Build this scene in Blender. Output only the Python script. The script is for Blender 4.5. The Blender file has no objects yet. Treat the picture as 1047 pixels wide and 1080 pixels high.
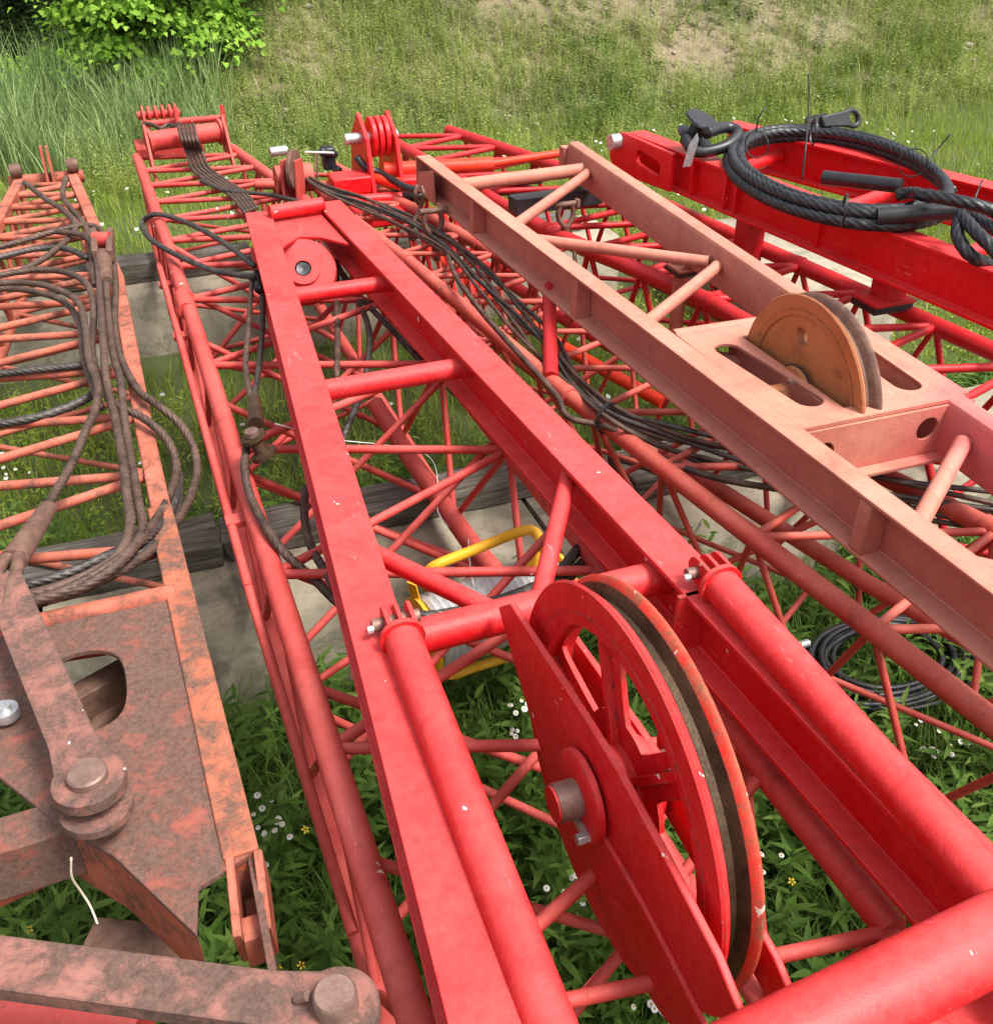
import bpy, bmesh, math, random
import numpy as np
from mathutils import Vector, Matrix
random.seed(7); rng=np.random.default_rng(11)
C=bpy.context.scene.collection
V=Vector
# ------------------------------------------------------------------ object helpers
def tag(o,label=None,cat=None,group=None,kind=None):
    if label: o['label']=label
    if cat: o['category']=cat
    if group: o['group']=group
    if kind: o['kind']=kind
    return o
def thing(name,label,cat,loc,group=None):
    o=bpy.data.objects.new(name,None); C.objects.link(o); o.location=loc; o.empty_display_size=.05
    return tag(o,label,cat,group)
def wloc(o):
    v=V((0,0,0))
    while o: v=v+V(o.location); o=o.parent
    return v
def finish(o,mesh,parent,smooth=True,bevel=0,ang=35):
    if smooth:
        mesh.shade_smooth()
        try: mesh.set_sharp_from_angle(angle=math.radians(ang))
        except Exception: pass
    if bevel:
        b=o.modifiers.new('Bevel','BEVEL'); b.width=bevel; b.segments=2; b.limit_method='ANGLE'; b.angle_limit=math.radians(50)
    return o
def put(name,verts,faces,mat,parent=None,smooth=True,bevel=0,ang=35):
    """world-space verts -> one mesh object under parent"""
    vs=[V(v) for v in verts]
    if parent: org=wloc(parent); loc=(0,0,0)
    else:
        mn=V((min(v.x for v in vs),min(v.y for v in vs),min(v.z for v in vs))); mx=V((max(v.x for v in vs),max(v.y for v in vs),max(v.z for v in vs)))
        org=V(((mn.x+mx.x)/2,(mn.y+mx.y)/2,mn.z)); loc=org
    me=bpy.data.meshes.new(name); me.from_pydata([tuple(v-org) for v in vs],[],faces); me.update()
    me.materials.append(mat)
    o=bpy.data.objects.new(name,me); C.objects.link(o); o.location=loc
    if parent: o.parent=parent
    return finish(o,me,parent,smooth,bevel,ang)
def put_np(name,verts,loops,starts,totals,mat,parent=None,smooth=False):
    verts=np.asarray(verts,dtype=np.float32)
    org=np.array(wloc(parent)) if parent else np.array([verts[:,0].mean(),verts[:,1].mean(),verts[:,2].min()])
    me=bpy.data.meshes.new(name)
    me.vertices.add(len(verts)); me.vertices.foreach_set('co',(verts-org).astype(np.float32).ravel())
    me.loops.add(len(loops)); me.loops.foreach_set('vertex_index',np.asarray(loops,dtype=np.int32))
    me.polygons.add(len(starts)); me.polygons.foreach_set('loop_start',np.asarray(starts,dtype=np.int32)); me.polygons.foreach_set('loop_total',np.asarray(totals,dtype=np.int32))
    me.update(calc_edges=True); me.validate()
    me.materials.append(mat)
    o=bpy.data.objects.new(name,me); C.objects.link(o)
    if parent: o.parent=parent
    else: o.location=tuple(float(v) for v in org)
    if smooth: me.shade_smooth()
    return o
class MB:
    def __init__(s): s.v=[]; s.f=[]
    def add(s,v,f):
        n=len(s.v); s.v+= [V(p) for p in v]; s.f+=[tuple(i+n for i in q) for q in f]; return s
    def frame(s,a,b,up=(0,0,1)):
        w=(V(b)-V(a)).normalized(); u=V(up)
        if abs(w.dot(u))>.98: u=V((1,0,0))
        x=w.cross(u).normalized(); y=x.cross(w).normalized()
        return x,y,w
    def prism(s,sec,a,b,up=(0,0,1)):
        """extrude 2-D section (x right, y up) from a to b"""
        x,y,w=s.frame(a,b,up); n=len(sec)
        v=[V(a)+x*p[0]+y*p[1] for p in sec]+[V(b)+x*p[0]+y*p[1] for p in sec]
        f=[(i,(i+1)%n,n+(i+1)%n,n+i) for i in range(n)]+[tuple(range(n-1,-1,-1)),tuple(range(n,2*n))]
        return s.add(v,f)
    def tube(s,a,b,r,n=14,weld=0,cap=True,r2=None):
        r2=r if r2 is None else r2
        x,y,w=s.frame(a,b); v=[];
        for c,rr in ((V(a),r),(V(b),r2)):
            v+=[c+(x*math.cos(2*math.pi*i/n)+y*math.sin(2*math.pi*i/n))*rr for i in range(n)]
        f=[(i,(i+1)%n,n+(i+1)%n,n+i) for i in range(n)]
        if cap: f+=[tuple(range(n-1,-1,-1)),tuple(range(n,2*n))]
        s.add(v,f)
        if weld:
            for c,d in ((V(a),w),(V(b),-w)): s.tube(c,c+d*weld,r*1.12,n,0,True,r*1.01)
        return s
    def box(s,c,sz,axes=None):
        ax=axes or (V((1,0,0)),V((0,1,0)),V((0,0,1))); c=V(c)
        v=[c+ax[0]*(i*sz[0]/2)+ax[1]*(j*sz[1]/2)+ax[2]*(k*sz[2]/2) for k in(-1,1) for j in(-1,1) for i in(-1,1)]
        return s.add(v,[(0,2,3,1),(4,5,7,6),(0,1,5,4),(2,6,7,3),(0,4,6,2),(1,3,7,5)])
    def ibeam(s,a,b,w,h,tw,tf,up=(0,0,1)):
        """top flange centre runs a->b"""
        W=w/2;t=tw/2
        return s.prism([(-W,0),(-W,-tf),(-t,-tf),(-t,-h+tf),(-W,-h+tf),(-W,-h),(W,-h),(W,-h+tf),(t,-h+tf),(t,-tf),(W,-tf),(W,0)][::-1],a,b,up)
    def lathe(s,prof,c,axis,n=48,closed=False,cap=True):
        """prof: list of (radius, along)"""
        c=V(c); w=V(axis).normalized(); u=V((0,0,1)) if abs(w.z)<.9 else V((0,1,0)); x=w.cross(u).normalized(); y=x.cross(w)
        v=[];m=len(prof)
        for i in range(n):
            a=2*math.pi*i/n; d=x*math.cos(a)+y*math.sin(a)
            v+=[c+d*p[0]+w*p[1] for p in prof]
        f=[]
        for i in range(n):
            j=(i+1)%n
            for k in range(m if closed else m-1):
                l=(k+1)%m; f.append((i*m+k,j*m+k,j*m+l,i*m+l))
        if not closed and cap:
            if prof[0][0]>1e-5: f.append(tuple(i*m for i in range(n)))
            if prof[-1][0]>1e-5: f.append(tuple(i*m+m-1 for i in range(n-1,-1,-1)))
        return s.add(v,f)
    def plate(s,out,holes,th,uv):
        """out/holes in 2-D; uv=(origin,U,V); extruded th along UxV"""
        o,U,W=[V(q) for q in uv]; N=U.cross(W).normalized()
        bm=bmesh.new(); ed=[]
        for lp in [out]+list(holes):
            vs=[bm.verts.new((p[0],p[1],0)) for p in lp]
            for i in range(len(vs)): ed.append(bm.edges.new((vs[i],vs[(i+1)%len(vs)])))
        bmesh.ops.triangle_fill(bm,use_beauty=True,use_dissolve=False,edges=ed,normal=(0,0,1))
        bmesh.ops.recalc_face_normals(bm,faces=bm.faces)
        r=bmesh.ops.extrude_face_region(bm,geom=list(bm.faces))
        for e in r['geom']:
            if isinstance(e,bmesh.types.BMVert): e.co.z+=th
        bmesh.ops.recalc_face_normals(bm,faces=bm.faces); bm.verts.index_update()
        s.add([o+U*v.co.x+W*v.co.y+N*v.co.z for v in bm.verts],[tuple(v.index for v in f.verts) for f in bm.faces]); bm.free(); return s
    def out(s,name,mat,parent=None,**k): return put(name,s.v,s.f,mat,parent,**k)
def circ(cx,cy,r,n=24,a0=0,a1=2*math.pi):
    return [(cx+r*math.cos(a0+(a1-a0)*i/(n if abs(a1-a0-2*math.pi)<1e-6 else n-1)),cy+r*math.sin(a0+(a1-a0)*i/(n if abs(a1-a0-2*math.pi)<1e-6 else n-1))) for i in range(n)]
def slot(p,q,r,n=8):
    a=math.atan2(q[1]-p[1],q[0]-p[0]); 
    return [(q[0]+r*math.cos(a-math.pi/2+math.pi*i/n),q[1]+r*math.sin(a-math.pi/2+math.pi*i/n)) for i in range(n+1)]+[(p[0]+r*math.cos(a+math.pi/2+math.pi*i/n),p[1]+r*math.sin(a+math.pi/2+math.pi*i/n)) for i in range(n+1)]
def spline(pts,step):
    P=np.array(pts,float); P=np.vstack([2*P[0]-P[1],P,2*P[-1]-P[-2]]); out=[]
    for i in range(1,len(P)-2):
        L=np.linalg.norm(P[i+1]-P[i]); n=max(2,int(L/step))
        t=np.linspace(0,1,n,endpoint=False)[:,None]
        a,b,c,d=P[i-1],P[i],P[i+1],P[i+2]
        out.append(.5*((2*b)+(-a+c)*t+(2*a-5*b+4*c-d)*t**2+(-a+3*b-3*c+d)*t**3))
    out.append(P[-2][None]); return np.vstack(out)
def sweep(pts,r,n=10,step=None,lobes=0,pitch=None,closed=False):
    step=step or r*1.2
    Q=spline(pts,step); T=np.gradient(Q,axis=0); T/=np.linalg.norm(T,axis=1)[:,None]+1e-9
    X=np.zeros_like(Q); u=np.array([0,0,1.]) if abs(T[0][2])<.9 else np.array([1.,0,0])
    x=np.cross(T[0],u); x/=np.linalg.norm(x)
    for i in range(len(Q)):
        x=x-T[i]*np.dot(x,T[i]); x/=np.linalg.norm(x); X[i]=x
    Y=np.cross(T,X); s=np.r_[0,np.cumsum(np.linalg.norm(np.diff(Q,axis=0),axis=1))]
    th=np.arange(n)*2*np.pi/n
    if lobes:
        ph=th[None]-(2*np.pi/pitch)*s[:,None]; dl=(np.mod(ph+np.pi/lobes,2*np.pi/lobes)-np.pi/lobes); rad=r*1.03*(.6667*np.cos(dl)+np.sqrt(np.clip(.1111-(.6667*np.sin(dl))**2,0,1)))
    else: rad=np.full((len(Q),n),r)
    Vv=Q[:,None]+X[:,None]*(np.cos(th)[None,:,None]*rad[:,:,None])+Y[:,None]*(np.sin(th)[None,:,None]*rad[:,:,None])
    m=len(Q); i,j=np.meshgrid(np.arange(m-1),np.arange(n),indexing='ij'); k=(j+1)%n
    F=np.stack([i*n+j,i*n+k,(i+1)*n+k,(i+1)*n+j],-1).reshape(-1,4)
    v=Vv.reshape(-1,3); c=len(v); v=np.vstack([v,Q[:1],Q[-1:]])
    jj=np.arange(n); kk=(jj+1)%n
    caps=np.vstack([np.stack([kk,jj,np.full(n,c)],-1),np.stack([(m-1)*n+jj,(m-1)*n+kk,np.full(n,c+1)],-1)])
    return v,F,caps
def sweep_obj(name,paths,r,mat,parent=None,n=10,step=None,lobes=0,pitch=None):
    vs=[];lp=[];tt=[];off=0
    for p in paths:
        v,F,cp=sweep(p,r,n,step,lobes,pitch); vs.append(v)
        lp.append((F+off).ravel()); tt.append(np.full(len(F),4)); lp.append((cp+off).ravel()); tt.append(np.full(len(cp),3)); off+=len(v)
    vs=np.vstack(vs); lp=np.concatenate(lp); tt=np.concatenate(tt); st=np.r_[0,np.cumsum(tt)[:-1]]
    return put_np(name,vs,lp,st,tt,mat,parent,smooth=True)
def rope(name,pts,r,mat,parent=None,fine=True):
    return sweep_obj(name,[pts],r,mat,parent,n=36 if fine else 18,step=r*(.5 if fine else .9),lobes=6,pitch=r*11)
# ------------------------------------------------------------------ materials
def nt(name):
    m=bpy.data.materials.new(name); m.use_nodes=True; t=m.node_tree; t.nodes.clear()
    o=t.nodes.new('ShaderNodeOutputMaterial'); b=t.nodes.new('ShaderNodeBsdfPrincipled'); t.links.new(b.outputs[0],o.inputs[0]); return m,t,b
def N(t,kind,**k):
    n=t.nodes.new(kind)
    for a,v in k.items():
        if a.startswith('i_'): n.inputs[a[2:].replace('_',' ')].default_value=v
        else: setattr(n,a,v)
    return n
def noise(t,co,scale,detail=5,rough=.6,dist=0):
    n=N(t,'ShaderNodeTexNoise'); n.inputs['Scale'].default_value=scale; n.inputs['Detail'].default_value=detail; n.inputs['Roughness'].default_value=rough; n.inputs['Distortion'].default_value=dist
    t.links.new(co,n.inputs['Vector']); return n.outputs['Fac']
def ramp(t,f,a,b,ca=0.,cb=1.):
    r=N(t,'ShaderNodeMapRange'); r.inputs['From Min'].default_value=a; r.inputs['From Max'].default_value=b; r.inputs['To Min'].default_value=ca; r.inputs['To Max'].default_value=cb
    t.links.new(f,r.inputs['Value']); return r.outputs[0]
def mixc(t,f,a,b):
    m=N(t,'ShaderNodeMix',data_type='RGBA'); 
    for s,v in ((0,f),(6,a),(7,b)):
        if hasattr(v,'default_value') or hasattr(v,'is_output'): t.links.new(v,m.inputs[s])
        elif s==0: m.inputs[0].default_value=v
        else: m.inputs[s].default_value=(*v,1)
    return m.outputs[2]
def mathn(t,op,a,b):
    m=N(t,'ShaderNodeMath',operation=op)
    for i,v in enumerate((a,b)):
        if isinstance(v,(int,float)): m.inputs[i].default_value=v
        else: t.links.new(v,m.inputs[i])
    return m.outputs[0]
def bump(t,b,h,s,d=.01):
    n=N(t,'ShaderNodeBump'); n.inputs['Strength'].default_value=s; n.inputs['Distance'].default_value=d
    t.links.new(h,n.inputs['Height']); t.links.new(n.outputs[0],b.inputs['Normal'])
def paint(name,base,fade_sheen,rust=(.09,.035,.02),amt=.0,fadeamt=.5,rough=.42,chips=.0,up=.5,chipcol=(.7,.62,.58),scale=1.,edge=0.,over=None):
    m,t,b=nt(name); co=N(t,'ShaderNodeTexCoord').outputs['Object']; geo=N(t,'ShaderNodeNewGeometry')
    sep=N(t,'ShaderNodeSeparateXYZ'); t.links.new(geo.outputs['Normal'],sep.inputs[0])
    up_sheen=ramp(t,sep.outputs[2],.1,.95,0,up)  # upward faces go paler: sun bleaching plus sky sheen painted into the colour
    n1=noise(t,co,3.1*scale,6,.65); f=mathn(t,'ADD',ramp(t,n1,.38,.68,0,fadeamt),up_sheen)
    n5=noise(t,co,38*scale,4,.7); f=mathn(t,'ADD',f,ramp(t,n5,.3,.7,-.15,.15))
    f2=N(t,'ShaderNodeClamp'); t.links.new(f,f2.inputs[0]); f=f2.outputs[0]
    col=mixc(t,f,base,fade_sheen)
    if over:
        s2=N(t,'ShaderNodeSeparateXYZ'); t.links.new(co,s2.inputs[0])
        of=mathn(t,'MULTIPLY',ramp(t,mathn(t,'ADD',s2.outputs[1],ramp(t,n1,.3,.7,-.2,.2)),-.7,-1.25),ramp(t,s2.outputs[0],.05,.3))
        col=mixc(t,of,col,over)
    n2=noise(t,co,7*scale,8,.72,.3); g=ramp(t,n2,.5,.72,0,.42); col=mixc(t,g,col,tuple(c*.5 for c in base))
    # fine grime speckle and long scratches
    n7=noise(t,co,70*scale,6,.8); col=mixc(t,ramp(t,n7,.60,.72,0,.35),col,tuple(c*.35+.01 for c in base))
    mp=N(t,'ShaderNodeMapping'); mp.inputs['Scale'].default_value=(9,1.3,9); mp.inputs['Rotation'].default_value=(0,.3,.25); t.links.new(co,mp.inputs[0])
    sc_=noise(t,mp.outputs[0],9*scale,2,.5,1.2); col=mixc(t,mathn(t,'MULTIPLY',ramp(t,sc_,.70,.715,0,.5),ramp(t,n1,.45,.6)),col,tuple(min(.8,c*.8+.22) for c in fade_sheen))
    rf=None
    if amt>0:
        n3=noise(t,co,17*scale,12,.8,.5); rf=ramp(t,mathn(t,'ADD',mathn(t,'MULTIPLY',n3,.65),mathn(t,'MULTIPLY',n2,.35)),.64-amt*.22,.70-amt*.22+.05,0,.94)
        if edge>0:
            bv=N(t,'ShaderNodeBevel',samples=4); bv.inputs['Radius'].default_value=.012
            dt=N(t,'ShaderNodeVectorMath',operation='DOT_PRODUCT'); t.links.new(bv.outputs[0],dt.inputs[0]); t.links.new(geo.outputs['Normal'],dt.inputs[1])
            ef=mathn(t,'MULTIPLY',ramp(t,dt.outputs['Value'],.97,.80,0,1),ramp(t,n5,.5-edge*.2,.62-edge*.2))
            rf=mathn(t,'MAXIMUM',rf,ef)
        n6=noise(t,co,90,6,.8); rc=mixc(t,ramp(t,n6,.3,.7),tuple(c*.6 for c in rust),tuple(min(1,c*2.0) for c in rust)); col=mixc(t,rf,col,rc)
    if chips>0:
        n4=noise(t,co,26*scale,3,.5,.2); cf=ramp(t,n4,.80-chips,.812-chips,0,1); col=mixc(t,cf,col,chipcol)
    t.links.new(col,b.inputs['Base Color']); b.inputs['Specular IOR Level'].default_value=.27
    r0=ramp(t,n1,.3,.7,rough-.08,rough+.16); r0=mathn(t,'ADD',r0,ramp(t,n5,.4,.7,0,.12))
    if rf is not None: r0=mathn(t,'ADD',r0,mathn(t,'MULTIPLY',rf,.35))
    t.links.new(r0,b.inputs['Roughness'])
    h=noise(t,co,120,4,.7)
    if rf is not None: h=mathn(t,'ADD',h,mathn(t,'MULTIPLY',rf,-.9))
    h=mathn(t,'ADD',h,mathn(t,'MULTIPLY',noise(t,co,14,3,.5),1.5))
    bump(t,b,h,.28,.005)
    return m
def simple(name,c1,c2,rough=.7,sc=8,metal=0,bs=.3,bd=.01,spread=(.35,.65),sc2=None):
    m,t,b=nt(name); co=N(t,'ShaderNodeTexCoord').outputs['Object']
    n=noise(t,co,sc,7,.7); col=mixc(t,ramp(t,n,*spread),c1,c2)
    if sc2: col=mixc(t,ramp(t,noise(t,co,sc2,4,.7),.45,.6,0,.5),col,tuple(c*.45 for c in c1))
    t.links.new(col,b.inputs['Base Color'])
    b.inputs['Roughness'].default_value=rough; b.inputs['Metallic'].default_value=metal
    bump(t,b,mathn(t,'ADD',n,noise(t,co,sc*9,3,.6)),bs,bd); return m
M={}
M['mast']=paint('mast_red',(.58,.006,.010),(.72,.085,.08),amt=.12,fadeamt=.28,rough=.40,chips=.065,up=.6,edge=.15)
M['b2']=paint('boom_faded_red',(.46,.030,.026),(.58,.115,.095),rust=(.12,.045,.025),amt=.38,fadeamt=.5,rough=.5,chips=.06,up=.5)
M['b1']=paint('boom_rusty_orange',(.40,.075,.042),(.52,.17,.11),rust=(.10,.05,.035),amt=.72,fadeamt=.6,rough=.58,up=.4,edge=.3)
M['butt']=paint('rusty_plate',(.28,.062,.042),(.32,.11,.08),rust=(.090,.056,.043),amt=1.15,fadeamt=.6,rough=.6,chips=.03,up=.3,edge=.3)
M['side']=paint('orange_flaking_paint',(.38,.085,.042),(.47,.155,.085),rust=(.10,.06,.045),amt=.85,fadeamt=.6,rough=.6,chips=.04,up=.4,edge=.4)
M['link']=paint('link_paint',(.25,.095,.072),(.31,.14,.11),rust=(.080,.050,.040),amt=.95,fadeamt=.7,rough=.6,chips=.06,up=.3,edge=.7)
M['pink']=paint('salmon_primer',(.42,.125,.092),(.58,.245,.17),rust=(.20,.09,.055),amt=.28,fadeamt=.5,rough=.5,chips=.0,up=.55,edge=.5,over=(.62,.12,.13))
M['b3']=paint('boom_red_three',(.44,.040,.032),(.54,.14,.10),rust=(.12,.045,.025),amt=.4,fadeamt=.55,rough=.5,chips=.04,up=.5)
M['b4']=paint('boom_deep_red',(.46,.010,.014),(.60,.05,.05),amt=.05,fadeamt=.3,rough=.32,up=.3)
M['new']=paint('bright_red',(.72,.006,.010),(.80,.07,.07),amt=.0,fadeamt=.18,rough=.30,up=.55,chips=.04)
M['orange']=paint('orange_red',(.75,.035,.012),(.8,.09,.04),amt=.05,fadeamt=.3,rough=.3,up=.3)
M['psheave']=paint('orange_brown_steel',(.42,.13,.04),(.46,.19,.09),rust=(.16,.07,.035),amt=.55,fadeamt=.6,rough=.5,up=.3,edge=.5)
M['rust']=simple('rusty_steel',(.10,.05,.035),(.22,.12,.085),.68,22,.3,.5,.003)
M['pin']=simple('pin_steel',(.16,.09,.07),(.30,.19,.15),.55,18,.4,.4,.003)
M['groove']=simple('worn_groove',(.045,.024,.013),(.12,.072,.040),.5,14,.5,.4,.003)
M['scr']=paint('scraped_red',(.60,.02,.012),(.70,.10,.06),rust=(.14,.075,.04),amt=.75,fadeamt=.4,rough=.5,chips=.13,up=.2,chipcol=(.55,.48,.40),edge=.8)
M['zinc']=simple('galvanised',(.42,.43,.43),(.68,.69,.69),.35,40,.75,.2,.002)
M['rope']=simple('wire_rope_brown',(.048,.028,.020),(.15,.092,.068),.6,16,.35,.4,.002)
M['rope2']=simple('wire_rope_dark',(.03,.026,.024),(.10,.085,.075),.5,20,.35,.4,.002)
M['ropeblk']=simple('wire_rope_black',(.010,.011,.013),(.038,.040,.045),.38,30,.2,.3,.002)
M['galv']=simple('spool_rope',(.46,.47,.47),(.66,.67,.67),.45,25,.15,.2,.002)
M['blk']=simple('black_rubber',(.008,.008,.009),(.022,.022,.024),.4,12,0,.2,.003)
M['dark']=simple('black_paint',(.012,.014,.018),(.03,.032,.038),.4,9,0,.2,.003)
M['yel']=paint('yellow_paint',(.74,.36,.012),(.80,.45,.05),rust=(.2,.1,.04),amt=.12,fadeamt=.3,rough=.38,up=.3)
M['white']=simple('white_line',(.6,.6,.58),(.75,.75,.72),.6,30)
M['twine']=simple('twine',(.5,.42,.3),(.65,.58,.45),.8,30)
def concrete():
    m,t,b=nt('concrete'); co=N(t,'ShaderNodeTexCoord').outputs['Object']
    a=noise(t,co,2.2,8,.7); c=mixc(t,ramp(t,a,.35,.65),(.25,.215,.15),(.39,.34,.255))
    c=mixc(t,ramp(t,noise(t,co,5.5,9,.75,.5),.48,.66,0,.75),c,(.10,.095,.06))
    c=mixc(t,ramp(t,noise(t,co,60,3,.6),.62,.7,0,.5),c,(.10,.09,.07))
    t.links.new(c,b.inputs['Base Color']); b.inputs['Roughness'].default_value=.85
    bump(t,b,mathn(t,'ADD',noise(t,co,45,6,.7),a),.5,.01); return m
M['conc']=concrete()
def wood():
    m,t,b=nt('old_timber'); tc=N(t,'ShaderNodeTexCoord'); mp=N(t,'ShaderNodeMapping'); mp.inputs['Scale'].default_value=(1.2,22,22); t.links.new(tc.outputs['Object'],mp.inputs[0])
    a=noise(t,mp.outputs[0],3,8,.7,.3); c=mixc(t,ramp(t,a,.36,.62),(.035,.026,.02),(.20,.175,.145))
    c=mixc(t,ramp(t,noise(t,tc.outputs['Object'],6,5,.7),.5,.7,0,.5),c,(.06,.07,.03))
    t.links.new(c,b.inputs['Base Color']); b.inputs['Roughness'].default_value=.85; bump(t,b,a,.8,.02); return m
M['wood']=wood()
def foliage(name,cols,rough=.5,trans=.35,pos=.3):
    m,t,b=nt(name); geo=N(t,'ShaderNodeNewGeometry'); co=N(t,'ShaderNodeTexCoord').outputs['Object']
    f=geo.outputs['Random Per Island']; n=noise(t,co,1.1,4,.6)
    f=mathn(t,'ADD',mathn(t,'MULTIPLY',f,.65),ramp(t,n,.3,.7,0,.35))
    r=N(t,'ShaderNodeValToRGB'); e=r.color_ramp.elements
    while len(e)<len(cols): e.new(.5)
    for i,c in enumerate(cols): e[i].position=i/(len(cols)-1); e[i].color=(*c,1)
    t.links.new(f,r.inputs[0]); t.links.new(r.outputs[0],b.inputs['Base Color']); b.inputs['Roughness'].default_value=.65; b.inputs['Specular IOR Level'].default_value=.18
    tr=N(t,'ShaderNodeBsdfTranslucent'); t.links.new(r.outputs[0],tr.inputs[0])
    ms=N(t,'ShaderNodeMixShader'); ms.inputs[0].default_value=trans; t.links.new(b.outputs[0],ms.inputs[1]); t.links.new(tr.outputs[0],ms.inputs[2])
    t.links.new(ms.outputs[0],[q for q in t.nodes if q.type=='OUTPUT_MATERIAL'][0].inputs[0]); return m
M['grass']=foliage('grass_plants',[(.11,.17,.018),(.20,.285,.027),(.30,.38,.045),(.48,.46,.16)])
M['weed']=foliage('weed_plants',[(.045,.095,.014),(.075,.15,.022),(.12,.21,.035),(.20,.28,.06)])
M['hillg']=foliage('hillg_plants',[(.13,.18,.04),(.23,.30,.065),(.36,.43,.11),(.58,.55,.24)])
M['dry']=foliage('dry_stalks',[(.40,.34,.20),(.55,.48,.30),(.30,.28,.14)])
M['reed']=foliage('reed_plants',[(.11,.18,.065),(.19,.28,.10),(.30,.40,.15),(.44,.52,.24)])
M['shrub']=foliage('shrub_plants',[(.09,.19,.022),(.18,.34,.035),(.28,.47,.055),(.40,.60,.10)],trans=.4)
M['tree']=foliage('tree_leaves',[(.025,.05,.015),(.05,.09,.025),(.08,.13,.03)])
M['bark']=simple('bark',(.10,.08,.06),(.22,.185,.15),.9,9,0,.8,.02)
M['petal']=simple('petals',(.72,.72,.68),(.82,.82,.8),.6,20)
M['yolk']=simple('flower_yellow',(.75,.50,.02),(.8,.6,.05),.6,20)
M['stone']=simple('field_stone',(.22,.18,.14),(.42,.37,.31),.85,9,0,.5,.01)
def ground():
    m,t,b=nt('soil_and_grass'); co=N(t,'ShaderNodeTexCoord').outputs['Object']; sep=N(t,'ShaderNodeSeparateXYZ'); t.links.new(co,sep.inputs[0])
    a=noise(t,co,1.6,8,.7); g=mixc(t,ramp(t,a,.35,.65),(.05,.075,.02),(.12,.14,.045))
    s=mixc(t,noise(t,co,9,9,.75),(.20,.145,.09),(.40,.31,.21)); s=mixc(t,ramp(t,noise(t,co,40,5,.7),.55,.65,0,.6),s,(.11,.085,.06))
    hm=mathn(t,'MULTIPLY',ramp(t,sep.outputs[2],.1,.5),ramp(t,noise(t,co,.9,5,.6),.38,.52)); c=mixc(t,hm,g,s)
    t.links.new(c,b.inputs['Base Color']); b.inputs['Roughness'].default_value=.95
    bump(t,b,noise(t,co,22,8,.75),.8,.05); return m
M['ground']=ground()
# ------------------------------------------------------------------ terrain
def sstep(x,a,b):
    t=np.clip((x-a)/(b-a),0,1); return t*t*(3-2*t)
def vnoise(x,y,s,seed=0):
    x=np.asarray(x,float)*s+seed*17.3; y=np.asarray(y,float)*s+seed*9.1
    def h(i,j): 
        v=np.sin(i*127.1+j*311.7+seed*74.7)*43758.5453; return v-np.floor(v)
    i=np.floor(x);j=np.floor(y);u=x-i;v=y-j;u=u*u*(3-2*u);v=v*v*(3-2*v)
    return (h(i,j)*(1-u)+h(i+1,j)*u)*(1-v)+(h(i,j+1)*(1-u)+h(i+1,j+1)*u)*v
def terrain(x,y):
    x=np.asarray(x,float); y=np.asarray(y,float)
    foot=10.0-.18*np.clip(x-3,0,20)
    s=np.clip(y-foot,0,None); k=.12+.50*sstep(x,-.2,2.2)
    z=k*(np.sqrt(s*s+.25)-.5)*1.0
    z=np.minimum(z,6+0*x)
    z=z+ (vnoise(x,y,1.3,1)-.5)*.10*sstep(y,9,11)+(vnoise(x,y,4,2)-.5)*.05*sstep(y,9,11)+(vnoise(x,y,1.1,3)-.5)*.05
    return z-.02
def grid_obj():
    xs=np.r_[np.linspace(-60,-5,14)[:-1],np.linspace(-5,16,170),np.linspace(16,80,16)[1:]]; ys=np.r_[np.linspace(-30,0,8)[:-1],np.linspace(0,22,180),np.linspace(22,120,24)[1:]]
    X,Y=np.meshgrid(xs,ys,indexing='ij'); Z=terrain(X,Y); v=np.stack([X,Y,Z],-1).reshape(-1,3); n=len(ys)
    i,j=np.meshgrid(np.arange(len(xs)-1),np.arange(n-1),indexing='ij'); F=np.stack([i*n+j,(i+1)*n+j,(i+1)*n+j+1,i*n+j+1],-1).reshape(-1,4)
    me=bpy.data.meshes.new('ground'); me.from_pydata(v.tolist(),[],F.tolist()); me.materials.append(M['ground']); me.shade_smooth()
    o=bpy.data.objects.new('ground',me); C.objects.link(o); o['kind']='structure'
grid_obj()
# ------------------------------------------------------------------ foliage meshes
def blades(name,P,H,Wd,lean,mat,segs=2,parent=None,curl=.5):
    """P (n,3) roots; H heights; Wd widths; one blade per root"""
    n=len(P); az=rng.uniform(0,2*np.pi,n); D=np.stack([np.cos(az),np.sin(az),0*az],-1); S=np.stack([-np.sin(az),np.cos(az),0*az],-1)
    lv=[];
    for k in range(segs+1):
        t=k/segs; off=D*(lean*H*(t**1.8))[:,None]; up=np.zeros((n,3)); up[:,2]=H*t*(1-curl*.35*t*lean)
        c=P+off+up
        if k<segs: w=(Wd*(1-.55*t))[:,None]; lv+= [c-S*w/2,c+S*w/2]
        else: lv.append(c)
    v=np.stack(lv,1); m=v.shape[1]; v=v.reshape(-1,3); base=(np.arange(n)*m)[:,None]
    quads=[]
    pat=[];tot=[]
    for k in range(segs-1): pat+=[2*k,2*k+1,2*k+3,2*k+2]; tot.append(4)
    pat+=[2*segs-2,2*segs-1,2*segs]; tot.append(3)
    lp=(base+np.array(pat)[None]).ravel(); tt=np.tile(tot,n); st=np.r_[0,np.cumsum(tt)[:-1]]
    return put_np(name,v,lp,st,tt,mat,parent)
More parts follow.
